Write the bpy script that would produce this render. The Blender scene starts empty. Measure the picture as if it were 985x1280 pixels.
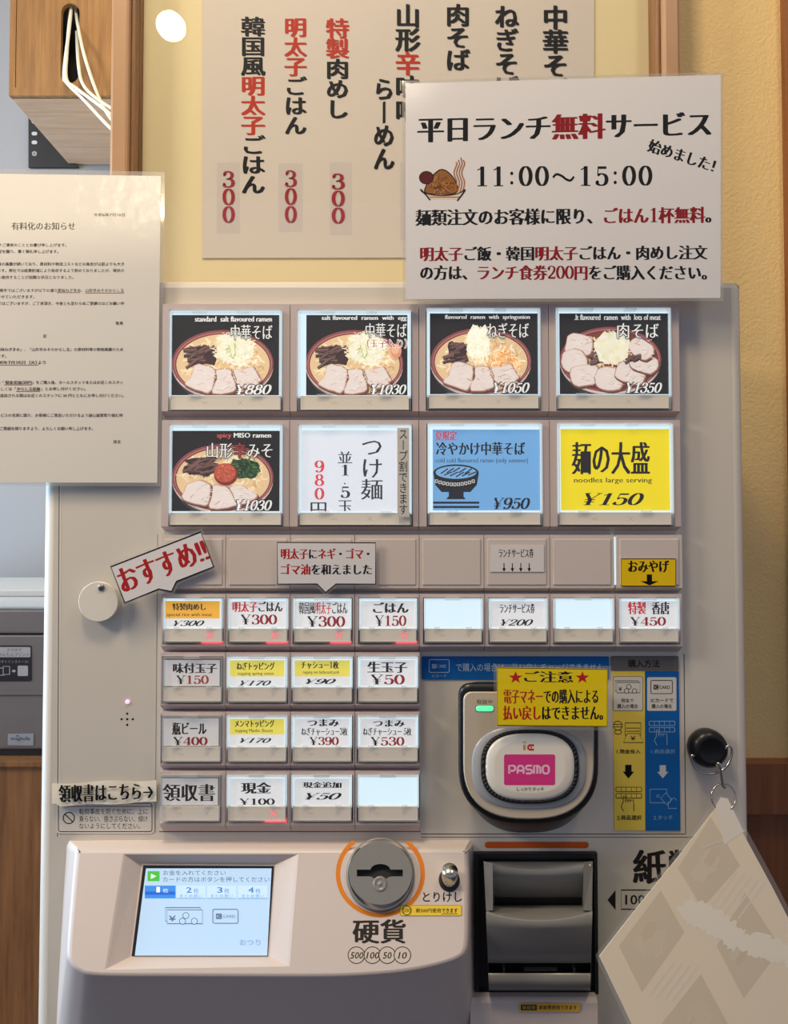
import bpy, math, random
import numpy as np
from mathutils import Vector, Matrix
from mathutils.geometry import tessellate_polygon

SC = bpy.context.scene
COL = SC.collection
random.seed(7)

# ------------------------------------------------------------------ camera
F, TH, D, ZC = 940.0, 0.0304, 0.58, 1.30
W, H = 985.0, 1280.0
CAM = np.array([0.0, -D, ZC])
cam = bpy.data.cameras.new('camera')
cam.sensor_fit = 'HORIZONTAL'
cam.sensor_width = 36.0
cam.lens = F / W * 36.0
cam.clip_start = 0.01
camo = bpy.data.objects.new('camera', cam)
camo.location = CAM
camo.rotation_euler = (math.pi / 2 + TH, 0, 0)
COL.objects.link(camo)
SC.camera = camo

# ------------------------------------------------------------------ world, big lights, exposure
WORLD = 0.40
wd = bpy.data.worlds.new('world')
wd.use_nodes = True
SC.world = wd
wd.node_tree.nodes['Background'].inputs[0].default_value = (0.62, 0.70, 1.0, 1)
wd.node_tree.nodes['Background'].inputs[1].default_value = WORLD
SC.view_settings.view_transform = 'Standard'
SC.view_settings.look = 'None'
SC.view_settings.exposure = -0.08
SC.view_settings.gamma = 1.0
SC.view_settings.use_curve_mapping = False


def area(name, loc, target, size, power, color):
    l = bpy.data.lights.new(name, 'AREA')
    l.shape = 'RECTANGLE'
    l.size, l.size_y = size
    l.energy = power
    l.color = color
    o = bpy.data.objects.new(name, l)
    o.location = loc
    d = Vector(target) - Vector(loc)
    o.rotation_euler = d.to_track_quat('-Z', 'Y').to_euler()
    COL.objects.link(o)
    return o


DAY, LEFTL, CEIL, BULB_POWER = 46.0, 11.5, 7.8, 110.0
area('window_daylight', (-1.55, 0.20, 1.42), (0, 0.10, 1.35), (0.9, 1.3), DAY, (0.48, 0.72, 1.0))
area('left_fill_light', (-1.25, -0.55, 2.0), (0, 0.0, 1.3), (0.3, 0.3), LEFTL, (1.0, 0.88, 0.68))  # unseen warm fill, added to brighten the left side of the machine
area('ceiling_lamp', (-0.24, -0.45, 2.42), (0, 0.0, 1.3), (0.2, 0.2), CEIL, (1.0, 0.82, 0.56))
area('right_ceiling_lamp', (0.62, -0.55, 2.62), (0.1, 0.0, 1.3), (0.2, 0.2), 4.2, (1.0, 0.82, 0.58))
LAMP_Y = -0.60


# ------------------------------------------------------------------ pixel ray -> point on a real plane
def hit(p, p0, n):
    p = np.atleast_2d(np.asarray(p, float))
    u = (p[:, 0] - W / 2) / F
    v = (H / 2 - p[:, 1]) / F
    ct, st = math.cos(TH), math.sin(TH)
    d = np.stack([u, ct - v * st, st + v * ct], 1)
    t = ((np.asarray(p0) - CAM) @ n) / (d @ n)
    return CAM + d * t[:, None]


NF = np.array([0.0, -1.0, 0.0])


def HY(px, py, Y):
    return hit((px, py), np.array([0.0, Y, 0.0]), NF)[0]


def lin(c):
    c = c / 255.0
    return c / 12.92 if c <= 0.04045 else ((c + 0.055) / 1.055) ** 2.4


def C(r, g, b):
    return (lin(r), lin(g), lin(b), 1.0)


# ------------------------------------------------------------------ materials
def mat(name):
    m = bpy.data.materials.new(name)
    m.use_nodes = True
    nt = m.node_tree
    return m, nt, nt.nodes['Principled BSDF']


def pmat(name, col, rough=0.5, metal=0.0, coat=0.0, bump=None, bscale=200.0, bdist=0.001, vary=0.0, vscale=6.0, spec=0.5, detail=4.0):
    m, nt, b = mat(name)
    b.inputs['Base Color'].default_value = col
    b.inputs['Roughness'].default_value = rough
    b.inputs['Metallic'].default_value = metal
    b.inputs['Coat Weight'].default_value = coat
    b.inputs['Coat Roughness'].default_value = 0.12
    b.inputs['Specular IOR Level'].default_value = spec
    tc = nt.nodes.new('ShaderNodeTexCoord')
    if bump:
        nz = nt.nodes.new('ShaderNodeTexNoise')
        nz.inputs['Scale'].default_value = bscale
        nz.inputs['Detail'].default_value = detail
        bp = nt.nodes.new('ShaderNodeBump')
        bp.inputs['Strength'].default_value = bump
        bp.inputs['Distance'].default_value = bdist
        nt.links.new(tc.outputs['Object'], nz.inputs['Vector'])
        nt.links.new(nz.outputs['Fac'], bp.inputs['Height'])
        nt.links.new(bp.outputs['Normal'], b.inputs['Normal'])
    if vary:
        nz = nt.nodes.new('ShaderNodeTexNoise')
        nz.inputs['Scale'].default_value = vscale
        nz.inputs['Detail'].default_value = 3
        mx = nt.nodes.new('ShaderNodeMix')
        mx.data_type = 'RGBA'
        nt.links.new(tc.outputs['Object'], nz.inputs['Vector'])
        nt.links.new(nz.outputs['Fac'], mx.inputs['Factor'])
        mx.inputs[6].default_value = tuple(c * (1 - vary) for c in col[:3]) + (1,)
        mx.inputs[7].default_value = tuple(min(1, c * (1 + vary)) for c in col[:3]) + (1,)
        nt.links.new(mx.outputs[2], b.inputs['Base Color'])
    return m


def print_mat(name, emis=0.0, tint=(1, 1, 1, 1), rough=0.6, coat=0.0, spec=0.15, crough=0.12, cbump=0.0):
    """printed sheet: colours of the print come from the mesh colour attribute"""
    m, nt, b = mat(name)
    at = nt.nodes.new('ShaderNodeAttribute')
    at.attribute_name = 'Col'
    nt.links.new(at.outputs['Color'], b.inputs['Base Color'])
    b.inputs['Roughness'].default_value = rough
    b.inputs['Coat Weight'].default_value = coat
    b.inputs['Coat Roughness'].default_value = crough
    b.inputs['Specular IOR Level'].default_value = spec
    if cbump:
        tc = nt.nodes.new('ShaderNodeTexCoord')
        nz = nt.nodes.new('ShaderNodeTexNoise')
        nz.inputs['Scale'].default_value = 70
        nz.inputs['Detail'].default_value = 5
        bp = nt.nodes.new('ShaderNodeBump')
        bp.inputs['Strength'].default_value = cbump
        bp.inputs['Distance'].default_value = 0.003
        nt.links.new(tc.outputs['Object'], nz.inputs['Vector'])
        nt.links.new(nz.outputs['Fac'], bp.inputs['Height'])
        nt.links.new(bp.outputs['Normal'], b.inputs['Coat Normal'])
    if emis:
        mx = nt.nodes.new('ShaderNodeMix')
        mx.data_type = 'RGBA'
        mx.blend_type = 'MULTIPLY'
        mx.inputs['Factor'].default_value = 1
        nt.links.new(at.outputs['Color'], mx.inputs[6])
        mx.inputs[7].default_value = tint
        nt.links.new(mx.outputs[2], b.inputs['Emission Color'])
        b.inputs['Emission Strength'].default_value = emis
    return m


def emit_mat(name, col, strength):
    m, nt, b = mat(name)
    b.inputs['Base Color'].default_value = (0.1, 0.1, 0.1, 1)
    b.inputs['Emission Color'].default_value = col
    b.inputs['Emission Strength'].default_value = strength
    return m


def clear_mat(name, body=0.0, col=(1, 1, 1, 1), rough=0.03, refl=1.0):
    """thin clear film or pane: transparent, fresnel gloss, optional milky body"""
    m = bpy.data.materials.new(name)
    m.use_nodes = True
    nt = m.node_tree
    for nd in list(nt.nodes):
        nt.nodes.remove(nd)
    out = nt.nodes.new('ShaderNodeOutputMaterial')
    tr = nt.nodes.new('ShaderNodeBsdfTransparent')
    df = nt.nodes.new('ShaderNodeBsdfDiffuse')
    df.inputs[0].default_value = col
    gl = nt.nodes.new('ShaderNodeBsdfGlossy')
    gl.inputs['Roughness'].default_value = rough
    fr = nt.nodes.new('ShaderNodeFresnel')
    ge = nt.nodes.new('ShaderNodeNewGeometry')     # a pane this thin reflects alike on both faces
    io = nt.nodes.new('ShaderNodeMapRange')
    io.inputs['To Min'].default_value = 1.45
    io.inputs['To Max'].default_value = 1 / 1.45
    nt.links.new(ge.outputs['Backfacing'], io.inputs['Value'])
    nt.links.new(io.outputs['Result'], fr.inputs[0])
    mu = nt.nodes.new('ShaderNodeMath')
    mu.operation = 'MULTIPLY'
    mu.inputs[1].default_value = refl
    nt.links.new(fr.outputs[0], mu.inputs[0])
    m1 = nt.nodes.new('ShaderNodeMixShader')
    m1.inputs[0].default_value = body
    nt.links.new(tr.outputs[0], m1.inputs[1])
    nt.links.new(df.outputs[0], m1.inputs[2])
    m2 = nt.nodes.new('ShaderNodeMixShader')
    nt.links.new(mu.outputs[0], m2.inputs[0])
    nt.links.new(m1.outputs[0], m2.inputs[1])
    nt.links.new(gl.outputs[0], m2.inputs[2])
    nt.links.new(m2.outputs[0], out.inputs[0])
    return m


def wood_mat(name, c1, c2, scale=(1, 1, 1), rough=0.45, axis='Z', coat=0.0):
    m, nt, b = mat(name)
    tc = nt.nodes.new('ShaderNodeTexCoord')
    mp = nt.nodes.new('ShaderNodeMapping')
    mp.inputs['Scale'].default_value = {'Z': (90, 90, 5), 'X': (5, 90, 90)}[axis]
    nz = nt.nodes.new('ShaderNodeTexNoise')
    nz.inputs['Scale'].default_value = 1.6
    nz.inputs['Detail'].default_value = 7
    nz.inputs['Roughness'].default_value = 0.65
    rp = nt.nodes.new('ShaderNodeValToRGB')
    rp.color_ramp.elements[0].position = 0.32
    rp.color_ramp.elements[0].color = c1
    rp.color_ramp.elements[1].position = 0.68
    rp.color_ramp.elements[1].color = c2
    nt.links.new(tc.outputs['Object'], mp.inputs[0])
    nt.links.new(mp.outputs[0], nz.inputs['Vector'])
    nt.links.new(nz.outputs['Fac'], rp.inputs[0])
    nt.links.new(rp.outputs[0], b.inputs['Base Color'])
    b.inputs['Roughness'].default_value = rough
    b.inputs['Coat Weight'].default_value = coat
    return m


M = {}
M['body'] = pmat('cream_enamel', C(214, 205, 191), 0.42, bump=0.06, bscale=700, bdist=0.0004, spec=0.4)
M['coinbody'] = pmat('pink_beige_plastic', C(212, 197, 188), 0.36, bump=0.15, bscale=900, bdist=0.0004, spec=0.5)
M['housing'] = pmat('mauve_plastic', C(206, 188, 182), 0.45)
M['pushbar'] = pmat('push_bar_beige', C(205, 195, 175), 0.4)
M['plate'] = pmat('plate_plastic', C(214, 199, 187), 0.42)
M['dark'] = pmat('dark_gap', C(40, 37, 38), 0.6)
M['black'] = pmat('black_plastic', C(20, 19, 20), 0.32, spec=0.4)
M['blackmatte'] = pmat('black_matte', C(20, 19, 20), 0.55)
M['grey'] = pmat('grey_plastic', C(128, 126, 122), 0.3, coat=0.15)
M['greydark'] = pmat('slate_plastic', C(122, 119, 115), 0.30, coat=0.15)
M['silver'] = pmat('champagne_silver', C(200, 184, 160), 0.4, metal=0.1, bump=0.1, bscale=1500, bdist=0.0002)
M['ringgrey'] = pmat('clear_grey_ring', C(165, 163, 162), 0.25)
M['white'] = pmat('white_plastic', C(234, 225, 208), 0.25, coat=0.5)
M['metal'] = pmat('polished_metal', C(205, 200, 190), 0.2, metal=1.0)
M['steel'] = pmat('dull_steel', C(150, 146, 140), 0.35, metal=1.0)
M['print'] = print_mat('printed_paper')
M['print_lam'] = print_mat('laminated_print', rough=0.5, coat=0.6, crough=0.17, cbump=0.5)
M['print_lit'] = print_mat('backlit_print', emis=0.54, tint=(0.90, 0.97, 1.0, 1))
M['print_glow'] = print_mat('unlit_print_added_glow', emis=0.20, tint=(1.0, 0.95, 0.88, 1))  # cards of unlit buttons: slight glow added to brighten them, no backlight behind
M['screen'] = print_mat('screen_print', emis=0.43, rough=0.25, spec=0.5)
M['light'] = emit_mat('cool_white_backlight', (0.72, 0.91, 1.0, 1), 1.05)
M['unlit'] = pmat('unlit_light_panel', C(120, 116, 112), 0.5)
M['acryl'] = clear_mat('clear_acrylic_edge', body=0.30, col=(0.86, 0.92, 0.95, 1), rough=0.08, refl=1.5)
M['acryldark'] = clear_mat('clear_acrylic_shade', body=0.22, col=(0.7, 0.75, 0.8, 1), rough=0.06, refl=1.2)
M['pane'] = clear_mat('clear_cover_pane', body=0.02, rough=0.03, refl=0.6)
M['film'] = clear_mat('clear_laminate_film', body=0.16, col=C(215, 208, 195), rough=0.10, refl=1.6)
M['glass'] = clear_mat('picture_glass', body=0.0, rough=0.015, refl=1.0)
M['redled'] = emit_mat('red_led', (1.0, 0.10, 0.14, 1), 1.6)
M['redx'] = emit_mat('red_cross_glow', (1.0, 0.22, 0.24, 1), 0.9)
M['greenled'] = emit_mat('green_led', (0.10, 1.0, 0.42, 1), 1.1)
M['pinkled'] = emit_mat('pink_led', (1.0, 0.35, 0.62, 1), 2.2)
M['bulb'] = emit_mat('warm_bulb_glow', (1.0, 0.80, 0.52, 1), BULB_POWER)
M['wallwhite'] = pmat('cool_white_paint', C(148, 147, 150), 0.7, bump=0.05, bscale=300)
M['wallbeige'] = pmat('textured_wallpaper', C(232, 200, 138), 0.75, bump=0.5, bscale=330, bdist=0.0016, vary=0.03, vscale=40, detail=6)
M['floor'] = pmat('floor_tile', C(78, 72, 70), 0.5, vary=0.1)
M['ceiling'] = pmat('ceiling_paint', C(225, 218, 205), 0.8)
M['wains'] = wood_mat('dark_brown_wainscot', C(120, 70, 38), C(148, 92, 54), rough=0.45)
M['cab'] = wood_mat('brown_oak_cabinet', C(104, 68, 40), C(150, 102, 62), rough=0.45)
M['cedar'] = wood_mat('honey_pine', C(126, 86, 46), C(164, 120, 70), rough=0.5)
M['cedarside'] = wood_mat('pale_end_wood', C(178, 142, 116), C(202, 168, 140), rough=0.55, axis='X')
M['railwood'] = pmat('frame_rail_tan', C(168, 128, 92), 0.4, vary=0.08, vscale=30)
M['mataboard'] = pmat('cream_mat_board', C(222, 206, 160), 0.7)
M['cable'] = pmat('white_cable', C(225, 222, 212), 0.4)
M['printer'] = pmat('smudged_grey_plastic', C(112, 103, 100), 0.5, vary=0.18, vscale=14)
M['printertop'] = pmat('pale_grey_plastic', C(176, 178, 182), 0.5)


# ------------------------------------------------------------------ mesh builder
class MB:
    def __init__(self):
        self.v, self.f, self.c, self.m, self.s = [], [], [], [], []

    def add(self, verts, faces, col=(0.8, 0.8, 0.8, 1), mi=0, smooth=False):
        o = len(self.v)
        self.v.extend([tuple(map(float, p)) for p in verts])
        for f in faces:
            self.f.append(tuple(i + o for i in f))
            self.c.append(col)
            self.m.append(mi)
            self.s.append(smooth)

    def box(self, b, col=(0.8, 0.8, 0.8, 1), mi=0):
        x0, x1, y0, y1, z0, z1 = b
        v = [(x0, y0, z0), (x1, y0, z0), (x1, y1, z0), (x0, y1, z0), (x0, y0, z1), (x1, y0, z1), (x1, y1, z1), (x0, y1, z1)]
        self.add(v, [(0, 3, 2, 1), (4, 5, 6, 7), (0, 1, 5, 4), (1, 2, 6, 5), (2, 3, 7, 6), (3, 0, 4, 7)], col, mi)

    def loft(self, rings, col=(0.8, 0.8, 0.8, 1), mi=0, closed=True, smooth=True, cap0=False, cap1=False):
        n = len(rings[0])
        o = len(self.v)
        for r in rings:
            self.v.extend([tuple(map(float, p)) for p in r])
        for k in range(len(rings) - 1):
            for i in range(n if closed else n - 1):
                j = (i + 1) % n
                self.f.append((o + k * n + i, o + k * n + j, o + (k + 1) * n + j, o + (k + 1) * n + i))
                self.c.append(col)
                self.m.append(mi)
                self.s.append(smooth)
        for flag, ring in ((cap0, rings[0]), (cap1, rings[-1])):
            if flag:
                self.ngon(ring, col, mi)

    def ngon(self, ring, col=(0.8, 0.8, 0.8, 1), mi=0, holes=()):
        loops = [[Vector(p) for p in ring]] + [[Vector(p) for p in h] for h in holes]
        tris = tessellate_polygon(loops)
        self.add([p for l in loops for p in l], tris, col, mi)

    def tube(self, pts, r, seg=10, col=(0.8, 0.8, 0.8, 1), mi=0, closed=False, caps=True):
        pts = [Vector(p) for p in pts]
        n = len(pts)
        rings = []
        up = None
        for i, p in enumerate(pts):
            a = pts[(i - 1) % n] if (closed or i > 0) else p
            b = pts[(i + 1) % n] if (closed or i < n - 1) else p
            t = (b - a).normalized()
            if up is None:
                up = t.orthogonal().normalized()
            else:
                up = (up - t * up.dot(t)).normalized()
            w = t.cross(up)
            rr = r[i] if isinstance(r, (list, tuple)) else r
            rings.append([p + up * (math.cos(2 * math.pi * k / seg) * rr) + w * (math.sin(2 * math.pi * k / seg) * rr) for k in range(seg)])
        if closed:
            rings.append(rings[0])
        self.loft(rings, col, mi, cap0=caps and not closed, cap1=caps and not closed)

    def lathe(self, c, axis, prof, seg=40, col=(0.8, 0.8, 0.8, 1), mi=0, sx=1.0, cap=True):
        """prof: (radius, height along axis)"""
        ax = Vector(axis).normalized()
        ex = Vector((1, 0, 0))
        ex = (ex - ax * ex.dot(ax)).normalized()
        ey = ax.cross(ex)
        c = Vector(c)
        rings = [[c + ax * h + ex * (math.cos(2 * math.pi * k / seg) * r * sx) + ey * (math.sin(2 * math.pi * k / seg) * r) for k in range(seg)] for r, h in prof]
        self.loft(rings, col, mi, cap0=cap and prof[0][0] > 1e-5, cap1=cap and prof[-1][0] > 1e-5)

    def build(self, name, mats, loc):
        me = bpy.data.meshes.new(name)
        lv = Vector(loc)
        me.from_pydata([(x - lv.x, y - lv.y, z - lv.z) for x, y, z in self.v], [], self.f)
        for mm in mats:
            me.materials.append(M[mm])
        me.polygons.foreach_set('material_index', self.m)
        me.polygons.foreach_set('use_smooth', self.s)
        ca = me.color_attributes.new('Col', 'FLOAT_COLOR', 'CORNER')
        cols = np.repeat(np.array(self.c, np.float32), [len(f) for f in self.f], axis=0)
        ca.data.foreach_set('color', cols.ravel())
        me.update()
        return bpy.data.objects.new(name, me)


# ------------------------------------------------------------------ scene tree
LOC = {}


def thing(name, label, cat, loc, group=None):
    o = bpy.data.objects.new(name, None)
    o.empty_display_size = 0.02
    COL.objects.link(o)
    o.location = loc
    o['label'] = label
    o['category'] = cat
    if group:
        o['group'] = group
    LOC[o.name] = Vector(loc)
    return o


def part(mb, name, mats, parent, label=None, bevel=0, seg=2, kind=None):
    mats = [mats] if isinstance(mats, str) else mats
    loc = LOC[parent.name]
    o = mb.build(name, mats, loc)
    COL.objects.link(o)
    o.parent = parent
    LOC[o.name] = loc
    if label:
        o['label'] = label
    if kind:
        o['kind'] = kind
    if bevel:
        bv = o.modifiers.new('bevel', 'BEVEL')
        bv.width = bevel
        bv.segments = seg
        bv.limit_method = 'ANGLE'
        bv.angle_limit = math.radians(40)
    return o


def solo(mb, name, mats, label, cat, loc=None, group=None, bevel=0):
    mats = [mats] if isinstance(mats, str) else mats
    if loc is None:
        a = np.array(mb.v)
        loc = ((a[:, 0].min() + a[:, 0].max()) / 2, a[:, 1].max(), a[:, 2].min())
    o = mb.build(name, mats, loc)
    o.location = loc
    COL.objects.link(o)
    LOC[o.name] = Vector(loc)
    o['label'] = label
    o['category'] = cat
    if group:
        o['group'] = group
    if bevel:
        bv = o.modifiers.new('bevel', 'BEVEL')
        bv.width = bevel
        bv.segments = 2
        bv.limit_method = 'ANGLE'
    return o


def struct(mb, name, mats):
    o = mb.build(name, [mats] if isinstance(mats, str) else mats, (0, 0, 0))
    COL.objects.link(o)
    o['kind'] = 'structure'
    LOC[o.name] = Vector((0, 0, 0))
    return o


# ------------------------------------------------------------------ lettering
_gl, _adv = {}, {}


def raw_glyph(s, off):
    c = bpy.data.curves.new('glyph', 'FONT')
    c.body = s
    c.offset = off
    c.resolution_u = 2
    o = bpy.data.objects.new('glyph', c)
    COL.objects.link(o)
    me = o.to_mesh()
    v = np.array([(p.co.x, p.co.y) for p in me.vertices]) if len(me.vertices) else np.zeros((0, 2))
    f = [tuple(p.vertices) for p in me.polygons]
    o.to_mesh_clear()
    bpy.data.objects.remove(o)
    bpy.data.curves.remove(c)
    return v, f


def font_glyph(ch, off):
    k = (ch, off)
    if k not in _gl:
        v, f = raw_glyph(ch, off)
        if ch not in _adv:
            if ch == ' ':
                _adv[ch] = 0.3
            elif ch == '\u3000':
                _adv[ch] = 1.0
            else:
                a, _ = raw_glyph(ch, 0.0)
                b, _ = raw_glyph(ch + ch, 0.0)
                _adv[ch] = (np.ptp(b[:, 0]) - np.ptp(a[:, 0])) if len(a) else 0.5
        _gl[k] = (v, f)
    return _gl[k][0], _gl[k][1], _adv[ch]


def catmull(pts, n=6, closed=False):
    p = [np.array(q, float) for q in pts]
    out = []
    m = len(p)
    for i in range(m if closed else m - 1):
        if closed:
            a, b, c, d = p[(i - 1) % m], p[i], p[(i + 1) % m], p[(i + 2) % m]
        else:
            a, b, c, d = p[max(i - 1, 0)], p[i], p[i + 1], p[min(i + 2, m - 1)]
        for k in range(n):
            t = k / n
            out.append(0.5 * ((2 * b) + (-a + c) * t + (2 * a - 5 * b + 4 * c - d) * t * t + (-a + 3 * b - 3 * c + d) * t ** 3))
    if not closed:
        out.append(p[-1])
    return out


def pen(pts, a, b, closed=False):
    """stroke of an elliptical nib: half width a across, b up and down -> verts, quads"""
    p = np.array(pts, float)
    n = len(p)
    v, f = [], []
    for i in range(n):
        q0 = p[(i - 1) % n] if (closed or i > 0) else p[i]
        q1 = p[(i + 1) % n] if (closed or i < n - 1) else p[i]
        t = q1 - q0
        t = t / (np.linalg.norm(t) + 1e-9)
        nn = np.array([-t[1], t[0]])
        w = math.hypot(a * nn[0], b * nn[1])
        v += [p[i] + nn * w, p[i] - nn * w]
    for i in range(n if closed else n - 1):
        j = (i + 1) % n
        f.append((2 * i, 2 * i + 1, 2 * j + 1, 2 * j))
    return v, f


def ell(cx, cy, rx, ry, n=28):
    return [(cx + rx * math.cos(2 * math.pi * i / n), cy + ry * math.sin(2 * math.pi * i / n)) for i in range(n)]


TA, TB = 0.080, 0.022
_six = [(.46, .60), (.40, .685), (.29, .70), (.14, .60), (.075, .36), (.09, .2), (.17, .05), (.29, .02), (.42, .07), (.485, .22), (.43, .37), (.30, .425), (.17, .37), (.10, .27)]
PEN = {
    '0': [(ell(.28, .36, .205, .335), TA, TB, 1)],
    '1': [([(.29, 0), (.29, .71)], TA, TB, 0), ([(.09, .585), (.2, .625), (.29, .70)], .02, .02, 0), ([(.1, .018), (.48, .018)], .02, .018, 0)],
    '2': [(catmull([(.09, .52), (.13, .64), (.27, .70), (.42, .64), (.455, .5), (.34, .3), (.09, .07)]), TA * .9, TB, 0), ([(.07, .05), (.5, .05)], .05, .05, 0), ([(.49, .05), (.52, .17)], .018, .018, 0), (ell(.11, .53, .03, .03, 10), .035, .035, 1)],
    '3': [(catmull([(.10, .58), (.17, .68), (.29, .70), (.42, .62), (.43, .49), (.33, .395), (.2, .375)]), TA * .95, TB, 0), (catmull([(.2, .375), (.37, .36), (.475, .25), (.44, .09), (.29, .02), (.14, .05), (.08, .14)]), TA, TB, 0), (ell(.1, .56, .02, .02, 10), .035, .03, 1), (ell(.09, .15, .02, .02, 10), .035, .03, 1)],
    '4': [([(.385, .70), (.03, .21)], .025, .02, 0), ([(.03, .2), (.54, .2)], .025, .025, 0), ([(.385, .71), (.385, 0)], TA, TB, 0), ([(.24, .018), (.52, .018)], .018, .018, 0)],
    '5': [([(.13, .655), (.47, .655)], .045, .045, 0), ([(.13, .69), (.115, .37)], .02, .02, 0), (catmull([(.115, .37), (.25, .435), (.41, .38), (.475, .24), (.42, .08), (.27, .02), (.13, .06), (.08, .15)]), TA, TB, 0), (ell(.095, .15, .02, .02, 10), .035, .03, 1)],
    '6': [(catmull(_six), TA, TB, 0)],
    '7': [([(.06, .65), (.5, .65)], .05, .05, 0), ([(.07, .66), (.06, .52)], .018, .018, 0), (catmull([(.49, .65), (.36, .42), (.27, .2), (.25, 0)]), TA, TB, 0)],
    '8': [(ell(.28, .545, .155, .155), TA * .9, TB, 1), (ell(.28, .2, .2, .18), TA, TB, 1)],
    '9': [([(.56 - x, .72 - y) for x, y in catmull(_six)], TA, TB, 0)],
    '¥': [([(.05, .70), (.30, .33)], TA * .95, TB, 0), ([(.57, .70), (.30, .33)], .022, .02, 0), ([(.30, .36), (.30, 0)], TA, TB, 0), ([(.1, .33), (.5, .33)], .02, .02, 0), ([(.1, .2), (.5, .2)], .02, .02, 0), ([(-.02, .70), (.2, .70)], .02, .018, 0), ([(.44, .70), (.64, .70)], .02, .018, 0), ([(.16, .018), (.44, .018)], .02, .018, 0)],
    ':': [(ell(.16, .12, .03, .03, 12), .035, .035, 1), (ell(.16, .46, .03, .03, 12), .035, .035, 1)],
    '~': [(catmull([(.06, .3), (.2, .42), (.42, .36), (.6, .24), (.78, .2), (.92, .34)]), .04, .045, 0)],
}
PADV = {':': .34, '~': 1.0, '¥': .66}
# (outline offset, copies laid a little apart, use the pen numerals)
STY = {
    'sans': (0.0, [(0, 0)], 0),
    'thin': (-0.014, [(0, 0)], 0),
    'bold': (0.0, [(-.017, 0), (.017, 0), (0, .013), (0, -.013)], 0),
    'heavy': (0.0, [(-.032, .01), (-.012, -.012), (.012, .014), (.032, -.01)], 0),
    'mincho': (-.010, [(-.048, -.004), (-.024, .004), (0, .008), (.024, -.004), (.048, .004)], 1),
    'minlight': (-.010, [(-.022, 0), (0, .004), (.022, 0)], 1),
    'letter': (0.0, [(-.012, -.008), (.012, .010)], 0),
    'minbold': (-.010, [(-.064, 0), (-.043, .004), (-.021, -.004), (0, .008), (.021, -.004), (.043, .004), (.064, 0)], 1),
    'serif': (-.006, [(-.04, 0), (-.02, 0), (0, .004), (.02, -.004), (.04, 0)], 1),
    'brush': (-.002, [(-.044, .020), (-.022, .010), (0, 0), (.022, -.010), (.044, -.020), (.016, .016), (-.016, -.016)], 0),
}


def layout(segs, style, spacing=0.0, fatten=0.0):
    """-> list of (verts Nx2, faces, colour) in em units"""
    off, copies, usepen = STY[style]
    x = 0.0
    out = []
    for s, col in segs:
        for ch in s:
            if usepen and ch in PEN:
                vv, ff = [], []
                for pts, a, b, cl in PEN[ch]:
                    v, f = pen(pts, a + fatten, b + fatten, cl)
                    o = len(vv)
                    vv += v
                    ff += [tuple(i + o for i in q) for q in f]
                out.append((np.array(vv) * 1.12 + [x, 0], ff, col))
                x += PADV.get(ch, .56) * 1.12 + spacing
                continue
            v, f, adv = font_glyph(ch, off)
            if len(v):
                cp = copies
                if fatten:
                    cp = copies + [(a + fatten * p, b + fatten * q) for a, b in copies for p, q in ((1, 0), (-1, 0), (0, 1), (0, -1), (.7, .7), (-.7, .7), (.7, -.7), (-.7, -.7))]
                for dx, dy in cp:
                    out.append((v + [x + dx, dy], f, col))
            x += adv + spacing
    return out


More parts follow.
